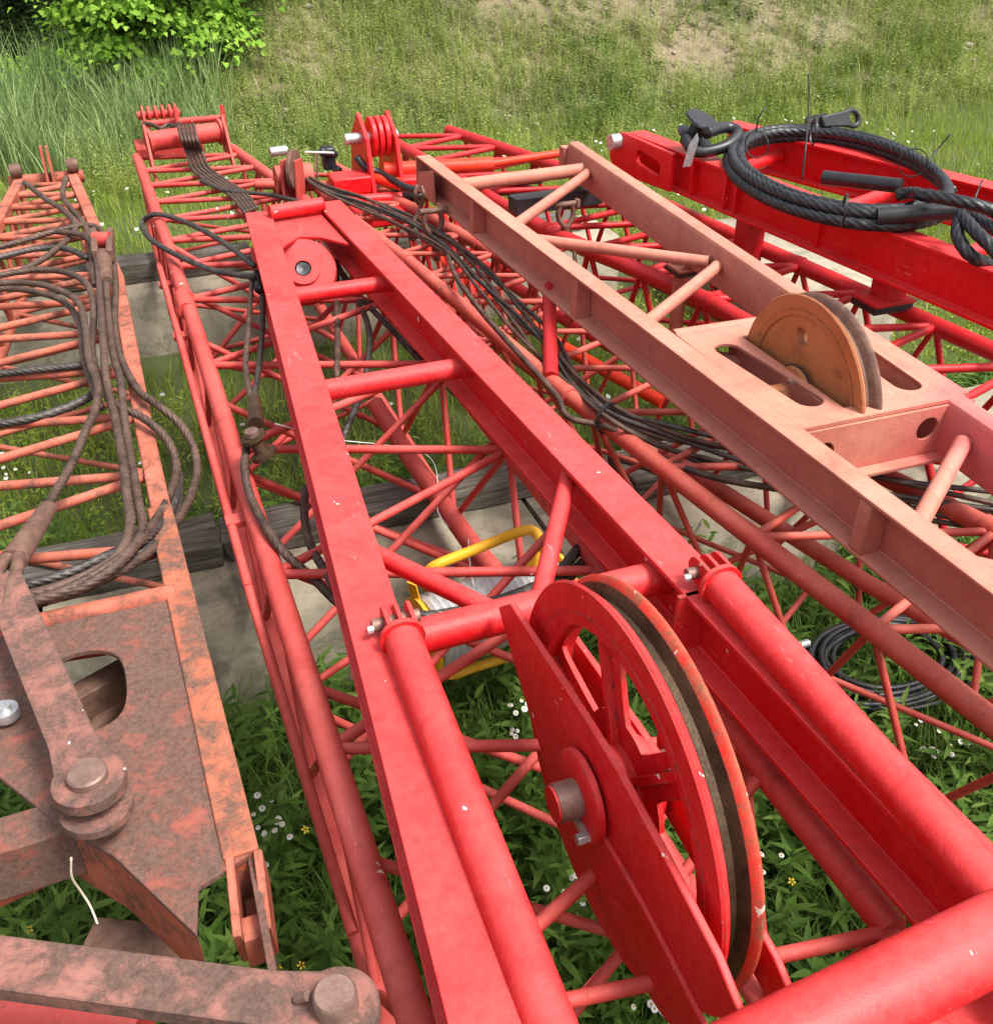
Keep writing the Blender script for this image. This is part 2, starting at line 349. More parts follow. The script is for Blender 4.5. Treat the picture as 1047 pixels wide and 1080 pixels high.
def leaf_arrays(P,D,U,L,W,shape):
    """P base, D along, U normal; shape list of (t,w) half outline; returns verts and faces for folded leaves"""
    n=len(P); D=D/np.linalg.norm(D,axis=1)[:,None]; S=np.cross(D,U); S/=np.linalg.norm(S,axis=1)[:,None]+1e-9; Nn=np.cross(S,D)
    L=L[:,None];W=W[:,None]; vs=[P]; 
    for (t,w) in shape:
        c=P+D*L*t-Nn*L*(.22*t*t); vs+=[c,c-S*W*w+Nn*W*w*.35,c+S*W*w+Nn*W*w*.35]
    vs.append(P+D*L-Nn*L*.22)
    v=np.stack(vs,1); m=v.shape[1]; k=len(shape); pat=[0,1,2,0,3,1]; tot=[3,3]
    for i in range(k-1):
        a=1+3*i; b=a+3; pat+=[a,b,b+1,a+1,a,a+2,b+2,b]; tot+=[4,4]
    a=1+3*(k-1); e=m-1; pat+=[a,e,a+1,a,a+2,e]; tot+=[3,3]
    base=(np.arange(n)*m)[:,None]
    return v.reshape(-1,3),(base+np.array(pat)[None]).ravel(),np.tile(tot,n)
def leaves_obj(name,P,D,U,L,W,mat,shape=((.3,.5),(.65,.42)),parent=None):
    v,lp,tt=leaf_arrays(P,D,U,L,W,shape); st=np.r_[0,np.cumsum(tt)[:-1]]
    return put_np(name,v,lp,st,tt,mat,parent)
def herbs(P,H,nl,L,W,spread=.9,droop=.2,jit=.03,t0=.15):
    """leafy stems: returns leaf arrays inputs + stem blades"""
    n=len(P); az=rng.uniform(0,2*np.pi,n); ln=rng.uniform(0,.25,n); T=np.stack([np.cos(az)*ln,np.sin(az)*ln,np.ones(n)],-1)
    out=[]
    for k in range(nl):
        t=t0+(1-t0)*(k+rng.uniform(0,.6,n))/nl; a=az+k*2.4+rng.uniform(-.4,.4,n)
        B=P+T*(H*t)[:,None]; el=.75-spread*.6*(1-t)+rng.uniform(-.25,.25,n)-droop
        D=np.stack([np.cos(a)*np.cos(el),np.sin(a)*np.cos(el),np.sin(el)],-1)
        s=(1-.55*t)*rng.uniform(.7,1.25,n); out.append((B,D,L*s,W*s))
    B=np.vstack([o[0] for o in out]); D=np.vstack([o[1] for o in out]); Ls=np.concatenate([o[2] for o in out]); Ws=np.concatenate([o[3] for o in out])
    U=np.tile([0,0,1.],(len(B),1))+rng.normal(0,.25,(len(B),3))
    return B,D,U,Ls,Ws
def scatter(n,x0,x1,y0,y1,dens=None):
    x=rng.uniform(x0,x1,n); y=rng.uniform(y0,y1,n)
    if dens is not None:
        k=rng.uniform(0,1,n)<dens(x,y); x=x[k]; y=y[k]
    return np.stack([x,y,terrain(x,y)],-1)
def infr(x,y):   # roughly in the camera's ground wedge
    return ((x>-.42*y-.3)&(x<.95*y+2.2))
def notblock(x,y):
    return ~(((y>2.66)&(y<3.36)&(x<4.6))|((y>5.72)&(y<6.45)&(x<3.6)))
def dens_m(x,y): return (infr(x,y)&notblock(x,y))*(.35+.65*vnoise(x,y,1.5,5))
P=scatter(190000,-4,12,3.3,10.3,dens_m)
blades('meadow_grass',P,rng.uniform(.05,.17,len(P))*(1+.5*vnoise(P[:,0],P[:,1],.8,6)),rng.uniform(.003,.0065,len(P)),rng.uniform(.1,.8,len(P)),M['grass']); tag(bpy.context.scene.collection.objects[-1],'bright green meadow grass between the booms and the foot of the bank','grass',kind='stuff')
P=scatter(70000,-1.2,5.2,.5,3.4,lambda x,y:(infr(x,y)&notblock(x,y))*1.)
o=blades('near_grass',P,rng.uniform(.06,.24,len(P)),rng.uniform(.003,.008,len(P)),rng.uniform(.2,1.,len(P)),M['weed'],3); tag(o,'dark green grass growing under the nearest booms','grass',kind='stuff')
P=scatter(2600,-1.0,5.0,.55,3.9,lambda x,y:(infr(x,y)&notblock(x,y))*(.35+.65*vnoise(x,y,2.5,8)))
H=rng.uniform(.18,.48,len(P))*np.where(P[:,0]>1.9,.65,1)
B,D,U,L,W=herbs(P,H,16,.125,.036)
o=leaves_obj('leafy_weeds',B,D,U,L,W,M['weed'],((.25,.42),(.6,.36))); tag(o,'dark green narrow leaved weeds crowding the gaps between the booms','weeds',kind='stuff')
P=scatter(5200,-3,8,3.4,9.9,lambda x,y:(infr(x,y)&notblock(x,y))*(vnoise(x,y,1.2,9)>.45))
B,D,U,L,W=herbs(P,rng.uniform(.08,.24,len(P)),8,.055,.014)
o=leaves_obj('meadow_herbs',B,D,U,L,W,M['grass'],((.3,.5),(.65,.4))); tag(o,'small leafy herbs scattered through the meadow grass','herbs',kind='stuff')
# the bank
def bank(x,y): return (y>9.0)&(x>-.6)&(x<1.15*y+2)
def patch(x,y): return np.clip(2.6*(vnoise(x,y,.8,12)*.55+vnoise(x,y,2.4,13)*.45)-.50-.18*sstep(x,2.0,6)+.5*(vnoise(x,y,7,14)-.5),.2,1)
P=scatter(150000,-.5,16,9.0,15,lambda x,y:bank(x,y)*patch(x,y))
o=blades('bank_grass',P,rng.uniform(.05,.20,len(P)),rng.uniform(.003,.007,len(P)),rng.uniform(.1,.8,len(P)),M['hillg']); tag(o,'patchy grass on the stony bank behind the booms','grass',kind='stuff')
P=scatter(30000,-.3,16,9.3,14.5,lambda x,y:bank(x,y)*patch(x,y)**1.2)
H=rng.uniform(.12,.42,len(P))*(.5+1.3*vnoise(P[:,0],P[:,1],2,31)**1.5); B,D,U,L,W=herbs(P,H,16,.055,.013,t0=.05)
o=leaves_obj('bank_weeds',B,D,U,L,W,M['hillg'],((.3,.5),(.65,.4))); tag(o,'tall thin leafy weeds standing on the bank','weeds',kind='stuff')
o=blades('weed_stems',P,H*1.25,np.full(len(P),.006),rng.uniform(0,.25,len(P)),M['hillg'],1); tag(o,'upright green stems of the weeds on the bank','weeds',kind='stuff')
P=scatter(5000,.2,16,9.9,14.5,lambda x,y:bank(x,y)*.8)
o=blades('dry_stalks',P,rng.uniform(.05,.40,len(P)),np.full(len(P),.006),rng.uniform(0,1.2,len(P)),M['dry'],2); tag(o,'dry straw coloured stalks lying and standing on the bank','dry grass',kind='stuff')
def rocks(name,P,S,mat,label):
    ico=bmesh.new(); bmesh.ops.create_icosphere(ico,subdivisions=1,radius=1); bv=np.array([v.co[:] for v in ico.verts]); bf=np.array([[v.index for v in f.verts] for f in ico.faces]); ico.free()
    n=len(P); J=bv[None]*rng.uniform(.6,1.2,(n,len(bv),1))*np.stack([S*rng.uniform(.7,1.4,n),S*rng.uniform(.7,1.4,n),S*.55],-1)[:,None]
    v=(J+P[:,None]).reshape(-1,3); F=(bf[None]+(np.arange(n)*len(bv))[:,None,None]).reshape(-1,3); tt=np.full(len(F),3)
    o=put_np(name,v,F.ravel(),np.arange(len(F))*3,tt,mat); return tag(o,label,'stones',kind='stuff')
P=scatter(5200,.3,16,9.8,14.5,lambda x,y:bank(x,y)*np.clip(1.3-patch(x,y),0,1)); rocks('bank_stones',P,rng.gamma(2.,.006,len(P))+.005,M['stone'],'loose pale stones and rubble on the bare soil of the bank')
P=scatter(1900,.3,16,9.7,14,lambda x,y:bank(x,y)*(vnoise(x,y,1.6,41)>.55))
H=rng.uniform(.22,.65,len(P)); B,D,U,L,W=herbs(P,H,20,.10,.028,t0=.05)
o=leaves_obj('broad_bank_weeds',B,D,U,L,W,M['weed'],((.3,.5),(.65,.4))); tag(o,'darker broad leaved weeds in clumps on the bank','weeds',kind='stuff')
P=scatter(160,.3,16,9.9,14,lambda x,y:bank(x,y)*np.clip(1.4-patch(x,y),0,1)); rocks('bank_boulders',P,rng.uniform(.03,.07,len(P)),M['stone'],'larger half buried stones on the bank')
# reeds
P=scatter(5200,-4.2,1.3,9.9,12.2,lambda x,y:(y>10.0+.35*np.clip(x,0,3)+.25*vnoise(x,y,2,3)))
P=P[:2300]; PP=np.repeat(P,4,0)+rng.normal(0,.03,(len(P)*4,3))*[1,1,0]
o=blades('tall_reeds',PP,rng.uniform(.30,.95,len(PP))*(.6+.6*vnoise(PP[:,0],PP[:,1],1.6,51)),rng.uniform(.008,.016,len(PP)),rng.uniform(.05,.7,len(PP)),M['reed'],4); tag(o,'pale blue green reeds standing at the far left','reeds',kind='stuff')
P=scatter(2600,-6,4.5,12.8,18,lambda x,y:x<.35*(y-10)+1.5)
B,D,U,L,W=herbs(P,rng.uniform(.2,.8,len(P)),16,.16,.06,t0=.05)
o=leaves_obj('wood_undergrowth',B,D,U,L,W,M['tree'],((.3,.5),(.65,.4))); tag(o,'dark undergrowth filling the woods behind the shrubs','undergrowth',kind='stuff')
# shrub
def limb(mb,a,b,r1,r2,n=8,wob=.06,seg=5):
    p=V(a); d=(V(b)-V(a)); rr=r1
    for i in range(seg):
        q=V(a)+d*((i+1)/seg)+V((random.uniform(-1,1),random.uniform(-1,1),random.uniform(-.5,.5)))*wob*d.length/seg*1.5
        r=r1+(r2-r1)*(i+1)/seg; mb.tube(p,q,rr,n,0,True,r); p=q; rr=r
    return p
def canopy(name,cen,rad,nclump,nleaf,Ls,mat,parent,flat=.5,seed=1,cs=.28):
    r=np.random.default_rng(seed); Bs=[];Ds=[];Us=[]
    for c in range(nclump):
        u=r.normal(size=3); u/=np.linalg.norm(u); cc=np.array(cen)+u*np.array(rad)*r.uniform(.35,1.0); 
        tilt=np.array([u[0]*.4,u[1]*.4-.15,1.0]); tilt/=np.linalg.norm(tilt)
        k=int(nleaf*r.uniform(.5,1.4)); s=cs*r.uniform(.6,1.4)
        q=r.normal(0,1,(k,3))*s*.55; q[:,2]*=flat*.5
        d=q.copy(); d[:,2]=-.25*np.linalg.norm(q[:,:2],axis=1)+r.normal(0,.08,k); d+=r.normal(0,.05,(k,3))
        Bs.append(cc+q+np.array([0,0,-.35])*(np.linalg.norm(q[:,:2],axis=1)**2/s)[:,None]); Ds.append(d); Us.append(np.tile(tilt,(k,1))+r.normal(0,.3,(k,3)))
    B=np.vstack(Bs);D=np.vstack(Ds);U=np.vstack(Us); L=rng.uniform(.6,1.2,len(B))*Ls
    return leaves_obj(name,B,D,U,L,L*.78,mat,((.18,.42),(.42,.62),(.62,.30),(.78,.36)),parent)
t=thing('leafy_shrub','bright green broad leaved shrub overhanging the reeds at the foot of the bank','shrub',(.9,12.3,0.0))
mb=MB()
for (dx,dy,dz) in ((-.7,-.3,1.3),(.1,-.5,1.6),(.8,-.2,1.5),(.3,.5,1.9),(-.3,.3,1.8),(-1.1,0,.9)): limb(mb,(.9,12.3,0),(.9+dx,12.3+dy,dz),.035,.01)
mb.out('branches',M['bark'],t)
canopy('foliage',(.9,12.2,1.1),(1.3,.85,.95),120,120,.078,M['shrub'],t,seed=3)
t=thing('leafy_shrub','low bright green shrub spreading over the reeds at the far left','shrub',(-1.2,13.0,0.0))
mb=MB()
for (dx,dy,dz) in ((-.7,-.3,.8),(.1,-.5,.9),(.8,-.2,.8)): limb(mb,(-1.2,13.0,0),(-1.2+dx,13.0+dy,dz),.03,.01)
mb.out('branches',M['bark'],t)
canopy('foliage',(-1.0,12.6,.42),(1.5,.6,.40),120,110,.058,M['shrub'],t,seed=4)
tl=['slim grey trunked tree at the extreme left of the woods','dark tree in the woods behind the low shrub','dark tree in the woods with a leaning trunk','tall dark tree in the woods behind the bright shrub','thin dark tree deepest in the woods','dark tree in the woods right behind the bright shrub','dark tree closing the right edge of the woods','wide dark tree low behind the reeds']
for i,(x,y,r,h) in enumerate(((-1.55,13.6,.10,5.5),(-.9,15.2,.09,6),(-.2,16,.08,6),(.6,15.5,.10,6),(-1.7,17,.09,6),(1.4,16.6,.09,6),(2.4,17.5,.1,7),(-3.2,16,.12,6))):
    z=float(terrain(x,y)); t=thing('tree',tl[i],'tree',(x,y,z),'trees of the dark woods behind the shrubs')
    mb=MB(); limb(mb,(x,y,z-.1),(x+random.uniform(-.4,.4),y,h*.8+z),r,r*.5,10,.12,7)
    for k in range(5):
        a=random.uniform(0,6.3); zz=z+h*random.uniform(.25,.7); limb(mb,(x,y,zz),(x+math.cos(a)*1.0,y+math.sin(a)*1.0,zz+.6),r*.4,r*.12,6)
    mb.out('trunk',M['bark'],t)
    canopy('crown',(x,y+.4,z+h*.5),(1.5,1.3,h*.42),70,70,.16,M['tree'],t,seed=20+i,cs=.5)
# daisies
def flowers(name,P,R,label,mat,pet=9):
    n=len(P); az=rng.uniform(0,2*np.pi,n); tl=rng.uniform(0,.6,n); Nn=np.stack([np.cos(az)*tl,np.sin(az)*tl-.3,np.ones(n)],-1); Nn/=np.linalg.norm(Nn,axis=1)[:,None]
    X=np.cross(Nn,[0,1,0.]); X/=np.linalg.norm(X,axis=1)[:,None]; Y=np.cross(Nn,X); Bs=[];Ds=[];Us=[]
    for k in range(pet):
        a=k*2*np.pi/pet; d=X*np.cos(a)+Y*np.sin(a); Bs.append(P+d*(R*.2)[:,None]); Ds.append(d); Us.append(Nn)
    B=np.vstack(Bs);D=np.vstack(Ds);U=np.vstack(Us); RR=np.tile(R,pet)
    return tag(leaves_obj(name,B,D,U,RR*.9,RR*.45,mat,((.35,.5),(.8,.5))),label,'flowers',kind='stuff')
cl=[(-0.070,2.024,0.300),(0.075,2.004,0.300),(0.038,1.964,0.280),(1.291,1.329,0.300),(1.252,1.312,0.320),(0.810,1.062,0.300),(0.853,1.071,0.300),(0.766,1.421,0.300),(0.744,1.429,0.280),(2.275,2.936,0.100),(2.127,1.570,0.150),(2.184,1.570,0.150),(2.126,1.681,0.150),(1.989,2.488,0.100),(0.874,1.969,0.300),(0.887,2.116,0.300),(2.198,2.672,0.100),(0.069,1.900,0.300),(-0.721,4.788,0.100),(-0.739,4.605,0.100)]
P=np.vstack([np.array(c)+rng.normal(0,.035,(5,3))*[1,1,.5] for c in cl])
flowers('daisies',P,rng.uniform(.006,.0105,len(P)),'small white daisies in clumps beneath the nearest booms',M['petal'],11)
PC=P+[0,0,.002]; flowers('daisy_centres',PC,np.full(len(PC),.0035),'yellow centres of the small white daisies',M['yolk'],6)
leaves_obj('daisy_stems',np.vstack([P-[0,0,.14]]),np.tile([0.02,.01,1.],(len(P),1)),np.tile([0,1.,0],(len(P),1)),np.full(len(P),.14),np.full(len(P),.006),M['weed']); tag(C.objects[-1],'thin stems under the daisies','flower stems',kind='stuff')
P=scatter(420,-3,8,3.5,9.6,lambda x,y:infr(x,y)&notblock(x,y)); P[:,2]+=rng.uniform(.1,.22,len(P))
flowers('meadow_daisies',P,rng.uniform(.010,.018,len(P)),'white daisies dotted over the meadow grass',M['petal'],7)
P=np.array([(0.152,1.885,0.300),(0.057,1.486,0.300),(0.002,1.502,0.300),(-0.572,1.834,0.300),(1.328,1.251,0.300),(1.061,2.086,0.200),(1.505,3.523,0.200)]); flowers('buttercups',P,np.full(len(P),.011),'yellow buttercups among the weeds',M['yolk'],5)
# ------------------------------------------------------------------ concrete blocks & timbers
def block(x0,x1,y0,y1,z1,label,skew=0):
    mb=MB(); n=int((x1-x0)/.08)+1; 
    z0=-.05; sec=[(0,0),(0,z1-.03),(.03,z1),(y1-y0-.03,z1),(y1-y0,z1-.03),(y1-y0,0)]
    vs=[];m=len(sec)
    for i in range(n+1):
        x=x0+(x1-x0)*i/n
        for (a,b) in sec:
            j=random.uniform(-.005,.005); vs.append((x,y0+a+skew*(x-x0)+j,(b if b>0 else z0)+random.uniform(-.005,.005)))
    f=[(i*m+k,i*m+k+1,(i+1)*m+k+1,(i+1)*m+k) for i in range(n) for k in range(m-1)]+[tuple(range(m)),tuple(n*m+k for k in range(m-1,-1,-1))]
    mb.add(vs,[tuple(reversed(q)) for q in f]); return tag(mb.out('concrete_block',M['conc'],ang=50),label,'concrete block','concrete blocks carrying the booms')
block(-2.2,-.52,2.72,3.32,.43,'concrete block under the rusty boom at the left edge')
block(-.50,1.28,2.72,3.32,.43,'stained concrete block below the big red boom, behind the yellow spool')
block(1.30,2.62,2.68,3.28,.43,'concrete block under the salmon frame, beside the splintered timber')
block(2.64,4.4,2.60,3.22,.43,'concrete block farthest right in the near row')
block(-2.0,.9,5.95,6.4,.40,'far concrete block seen in the gap between the two left booms')
block(.95,3.1,5.75,6.3,.43,'far concrete block beneath the orange red tube')
block(3.45,4.2,4.3,5.9,.42,'far concrete block beneath the bright red frame')
def timber(x0,x1,y0,y1,z0,z1,label,sk=0,bv=.008):
    mb=MB(); n=max(4,int((x1-x0)/.12)); vs=[]
    for i in range(n+1):
        x=x0+(x1-x0)*i/n
        for (a,b) in ((y0,z0),(y0,z1),(y1,z1),(y1,z0)): vs.append((x+random.uniform(-.006,.006)*(1 if 0<i<n else 3),a+sk*(x-x0)+random.uniform(-.007,.007),b+(random.uniform(-.006,.006) if b==z1 else 0)))
    f=[(i*4+k,(i+1)*4+k,(i+1)*4+(k+1)%4,i*4+(k+1)%4) for i in range(n) for k in range(4)]+[(0,1,2,3),(n*4+3,n*4+2,n*4+1,n*4)]
    mb.add(vs,f); return tag(mb.out('timber_sleeper',M['wood'],smooth=False,bevel=bv),label,'timber','timber packers on the concrete blocks')
timber(-.95,.12,3.02,3.24,.432,.53,'grey weathered timber on the block under the rusty boom')
timber(.13,1.62,3.04,3.22,.432,.525,'long dark timber running under the big red boom')
timber(1.68,2.45,2.86,3.10,.432,.53,'splintered broken timber under the salmon frame')
timber(-1.8,.75,6.1,6.3,.402,.52,'dark timber on the far block between the left booms')
timber(1.1,2.9,5.95,6.15,.432,.52,'timber on the far block beneath the orange red tube')
# ------------------------------------------------------------------ lattice booms
def at(poly,y):
    for a,b in zip(poly,poly[1:]):
        if a[1]>=y>=b[1]:
            t=(a[1]-y)/(a[1]-b[1]+1e-9); return V(a).lerp(V(b),t)
    return V(poly[0]) if y>poly[0][1] else V(poly[-1])
def chord(poly,r,mat,parent,square=0):
    mb=MB()
    for a,b in zip(poly,poly[1:]):
        if square: mb.prism([(-square/2,-square/2),(square/2,-square/2),(square/2,square/2),(-square/2,square/2)],a,b)
        else: mb.tube(a,b,r,18)
    for p in poly[1:-1]:
        d=(V(poly[1])-V(poly[0])).normalized()
        if not square: mb.tube(V(p)-d*.02,V(p)+d*.02,r*1.12,18)
    return mb.out('chord',mat,parent,bevel=.006 if square else 0)
def zig(A,B,ya,yb,r,mat,parent,sel=None):
    """A-node k at ya[k], B-node k at yb[k]; A0-B0-A1-B1..."""
    seq=[]
    for k in range(len(ya)):
        seq.append(at(A,ya[k]))
        if k<len(yb): seq.append(at(B,yb[k]))
    for i,(p,q) in enumerate(zip(seq,seq[1:])):
        MB().tube(p,q,r*random.uniform(.95,1.05),16,weld=.008).out('brace',mat,parent)
def boom(name,label,TL,TR,BL,BR,rc,rb,ya,mat,group=None,square=0,off=.5,bmat=None):
    t=thing(name,label,'crane boom',(TL[-1][0],TL[-1][1],BL[-1][2]),group)
    for c in (TL,TR,BL,BR): chord(c,rc if c in (TL,TR) else rc*.9,mat,t,square if c in (TL,TR) else 0)
    yb=[ya[k]+(ya[k+1]-ya[k])*off for k in range(len(ya)-1)]
    bm=bmat or mat
    zig(TL,TR,ya,yb,rb,bm,t); zig(TL,BL,ya,yb,rb*.85,bm,t); zig(TR,BR,yb,ya[1:-1],rb*.85,bm,t); zig(BL,BR,ya[::2],yb[1::2],rb*.85,bm,t)
    return t
ZT,ZB=1.0,.55
grp='lattice crane booms laid side by side on the blocks'
ya2=[6.62,6.3,5.98,5.65,5.32,4.98,4.6,4.18,3.5,2.85,2.15,1.5,.85,.2]
b2=boom('lattice_boom','long faded red lattice boom under the red beam frame, second from the left',[(.20,6.62,ZT),(.21,4.2,ZT),(.19,.25,ZT)],[(.78,6.62,ZT),(1.0,5.2,ZT),(1.03,.72,ZT)],[(.20,6.62,ZB+.08),(.19,5.2,ZB),(.19,.25,ZB)],[(.76,6.62,ZB+.08),(.92,5.2,ZB),(.95,.3,ZB)],.031,.0135,ya2,M['b2'],grp,off=.46)
MB().tube((.2,4.22,ZT),(.2,4.05,ZT),.038,18).out('joint_collar',M['b2'],b2)
MB().tube((.22,4.9,ZT),(.9,4.55,ZB),.014,10).tube((.9,4.9,ZT),(.3,4.55,ZB),.014,10).out('cross_brace',M['b2'],b2)
MB().tube((0.877,3.233,0.620),(0.917,2.606,0.600),.034,16).tube((0.916,2.613,0.600),(0.965,2.400,0.560),.034,16).tube((0.814,3.458,0.750),(0.880,3.217,0.620),.034,16).out('strut',M['b2'],b2)
MB().box((1.055,.66,.86),(.02,.13,.26)).out('butt_plate',M['mast'],b2,bevel=.002)
for k_,y in enumerate([4.3,3.75,3.2,2.7,2.2,1.7,1.2]):
    MB().tube((.20,y,ZT),(.93,y-.22,ZB),.0125,14).out('cross_brace',M['b2'],b2)
    MB().tube((1.0,y-.1,ZT),(.22,y-.38,ZB),.0125,14).out('cross_brace',M['b2'],b2)
# second side rail just outside the left chord (folded pendant bar)
MB().tube((0.145,4.701,0.980),(0.133,2.183,0.950),.014,12).tube((0.133,2.183,0.950),(0.166,1.285,0.660),.014,12).out('side_rail',M['b2'],b2)
for (x,y) in ((.145,4.5),(.145,3.9),(.145,2.5)): MB().box((x+.01,y,.96),(.07,.05,.02)).out('rail_lug',M['b2'],b2,bevel=.002)
# b2 head
da,db=V((0.293,6.572,1.100)),V((0.708,6.667,1.100))
MB().lathe([(.04,-.02),(.075,-.02),(.075,0),(.058,.002),(.058,(db-da).length-.002),(.078,(db-da).length),(.078,(db-da).length+.02),(.03,(db-da).length+.02)],da,tuple((db-da).normalized()),32).out('drum',M['b2'],b2)
for c_ in (da,db):
    q=(-.03 if c_ is da else .03); MB().plate([(-.30,-.16),(.12,-.14),(.12,.06),(.0,.10),(-.10,.04)],[],.016,((c_.x+q,c_.y,c_.z),(0,1,0),(0,0,1))).out('head_plate',M['b2'],b2,bevel=.002)
hq=V((0.408,7.216,1.120))
for k in range(4): MB().plate(circ(0,0,.055,24),[circ(0,0,.02,10)],.018,((hq.x-.075+.045*k,hq.y,hq.z),(0,1,0),(0,0,1))).out('head_sheave',M['b2'],b2,bevel=.004)
for k in (-.11,.10): MB().plate([(-.14,-.16),(.12,-.16),(.07,.03),(0,.06),(-.07,.03)],[],.014,((hq.x+k,hq.y,hq.z),(0,1,0),(0,0,1))).out('sheave_cheek',M['b2'],b2,bevel=.003)
MB().tube(hq+V((-.14,0,0)),hq+V((.13,0,0)),.025,14).out('head_pin',M['b2'],b2)
MB().box(hq+V((.02,-.06,-.19)),(.42,.30,.05)).out('head_frame',M['b2'],b2,bevel=.002)
MB().tube((0.286,7.141,1.080),(0.809,7.141,1.080),.022,12).out('head_tube',M['b2'],b2)
MB().plate([(-.06,-.12),(.06,-.12),(.04,.06),(-.03,.08)],[circ(0,.03,.015,10)],.02,((0.489,7.068,1.120),(0,1,0),(0,0,1))).out('head_lug',M['b2'],b2,bevel=.003)
MB().plate([(-.06,-.14),(.05,-.14),(.04,.10),(-.02,.13)],[circ(0,.07,.015,10)],.02,((0.761,6.835,1.100),(.3,1,0),(0,0,1))).out('head_lug',M['b2'],b2,bevel=.003)
sweep_obj('slack_rope',[[(0.278,6.994,1.100),(0.323,6.916,1.130),(0.369,6.810,1.120),(0.432,6.846,1.130),(0.473,6.656,1.150)],[(0.298,7.097,1.100),(0.355,6.822,1.130),(0.403,6.744,1.120),(0.491,6.686,1.170)]],.011,M['rope'],b2,10,.012)
# b1
ya1=[6.25,6.05,5.82,5.58,5.32,5.05,4.75,4.42,4.08,3.72,3.35,2.95,2.55,2.13]
b1=boom('lattice_boom','rusty orange lattice boom along the left edge, draped in brown wire rope',[(-.46,6.3,ZT),(-.78,3.9,ZT),(-.84,2.0,ZT)],[(-.18,6.3,ZT),(-.045,4.5,ZT),(-.05,3.0,ZT),(-.04,1.95,ZT)],[(-.44,6.3,ZB+.1),(-.76,3.9,ZB),(-.84,2.0,ZB)],[(-.20,6.3,ZB+.1),(-.06,4.4,ZB),(-.05,2.0,ZB)],.027,.0145,ya1,M['b1'],grp,square=.056,off=.42)
MB().plate([(-.05,-.06),(.08,-.06),(.05,.15),(0,.15)],[],.014,((-0.320,6.269,1.040),(0,1,0),(0,0,1))).plate([(-.05,-.06),(.08,-.06),(.05,.15),(0,.15)],[],.014,((-0.289,6.257,1.040),(0,1,0),(0,0,1))).out('head_blade',M['b1'],b1,bevel=.002)
MB().tube((-.52,6.33,1.0),(-.12,6.33,1.0),.035,16).out('head_tube',M['b1'],b1)
for x in (-.47,-.17): MB().lathe([(.012,-.03),(.034,-.03),(.038,-.01),(.038,.01),(.034,.03),(.012,.03)],(x,6.3,1.07),(1,0,0),20).out('head_roller',M['rust'],b1)
# butt frame of b1
PZ=1.035
def chaikin(p,k=2):
    for _ in range(k): p=[q for a_,b_ in zip(p,p[1:]+p[:1]) for q in ((a_[0]*.75+b_[0]*.25,a_[1]*.75+b_[1]*.25),(a_[0]*.25+b_[0]*.75,a_[1]*.25+b_[1]*.75))]
    return p
def flat(pts,z): return [(p[0],p[1]) for p in pts]
outl=flat([(-0.508,2.102,1.035),(-0.044,2.095,1.035),(-0.010,2.034,1.035),(-0.008,1.264,1.035),(-0.104,1.227,1.035),(-0.119,1.132,1.035),(-0.242,1.352,1.035),(-0.343,1.476,1.035),(-0.492,1.703,1.035)],PZ)
hole=chaikin(flat([(-0.348,1.933,1.035),(-0.310,1.973,1.035),(-0.240,1.967,1.035),(-0.199,1.930,1.035),(-0.187,1.870,1.035),(-0.190,1.762,1.035),(-0.212,1.718,1.035),(-0.252,1.698,1.035),(-0.298,1.704,1.035),(-0.344,1.760,1.035),(-0.361,1.853,1.035)],PZ))
MB().plate(outl,[hole],-.016,((0,0,PZ),(1,0,0),(0,1,0))).out('butt_plate',M['butt'],b1,bevel=.003)
MB().tube((-0.510,2.120,1.030),(-0.047,2.119,1.030),.026,16).out('butt_crossbar',M['b1'],b1)
# side box beam with open end
a=V((-0.050,2.230,1.030)); b=V((-0.022,1.267,1.030))
MB().prism([(-.035,-.12),(.032,-.12),(.032,.012),(-.035,.012)],a+V((0,.3,0)),b).out('butt_side_beam',M['side'],b1,bevel=.004)
e=V((-0.035,1.126,1.000))
MB().prism([(-.040,-.15),(-.024,-.15),(-.024,.0),(-.040,.0)],b+V((0,0,.012)),e).prism([(.012,-.15),(.028,-.15),(.028,.0),(.012,.0)],b+V((0,0,.012)),e).prism([(-.023,-.15),(.011,-.15),(.011,-.13),(-.023,-.13)],b,e).prism([(-.023,-.10),(.011,-.10),(.011,-.02),(-.023,-.02)],e+V((0,.05,0)),e).out('clevis_end',M['b1'],b1,bevel=.002)
MB().plate([(0,0),(.30,0),(.34,-.24),(.02,-.26)],[],.014,((0.003,1.276,1.020),(-.02,-1,0),(0,0,1))).out('outer_cheek',M['butt'],b1,bevel=.002)
pA=V((-0.119,1.140,1.018)); pB=V((-0.248,1.363,1.018)); pC=V((-0.347,1.488,1.018))
mbx=MB()
for p,q in ((pA,pB),(pB,pC),(pC,V((-0.494,1.458,1.018)))):
    dd=V((0,0,-.16)); mbx.add([p,q,q+dd,p+dd,p+V((0,.012,0)),q+V((0,.012,0)),q+dd+V((0,.012,0)),p+dd+V((0,.012,0))],[(0,1,2,3),(7,6,5,4),(0,4,5,1),(3,2,6,7),(0,3,7,4),(1,5,6,2)])
mbx.out('gusset_web',M['b1'],b1)
MB().prism([(-.045,-.13),(.045,-.13),(.045,0),(-.045,0)],(-0.492,1.482,1.030),(-0.314,1.489,1.030)).out('channel_member',M['butt'],b1,bevel=.003)
MB().prism([(-.03,-.08),(.03,-.08),(.03,0),(-.03,0)],(-0.545,1.884,0.900),(-0.158,2.074,0.900)).tube((-0.366,1.882,0.800),(-0.202,2.056,0.800),.025,14).out('under_member',M['rust'],b1,bevel=.003)
MB().tube((-0.397,2.131,0.930),(-0.185,2.105,0.930),.03,14).out('under_tube',M['b2'],b1)
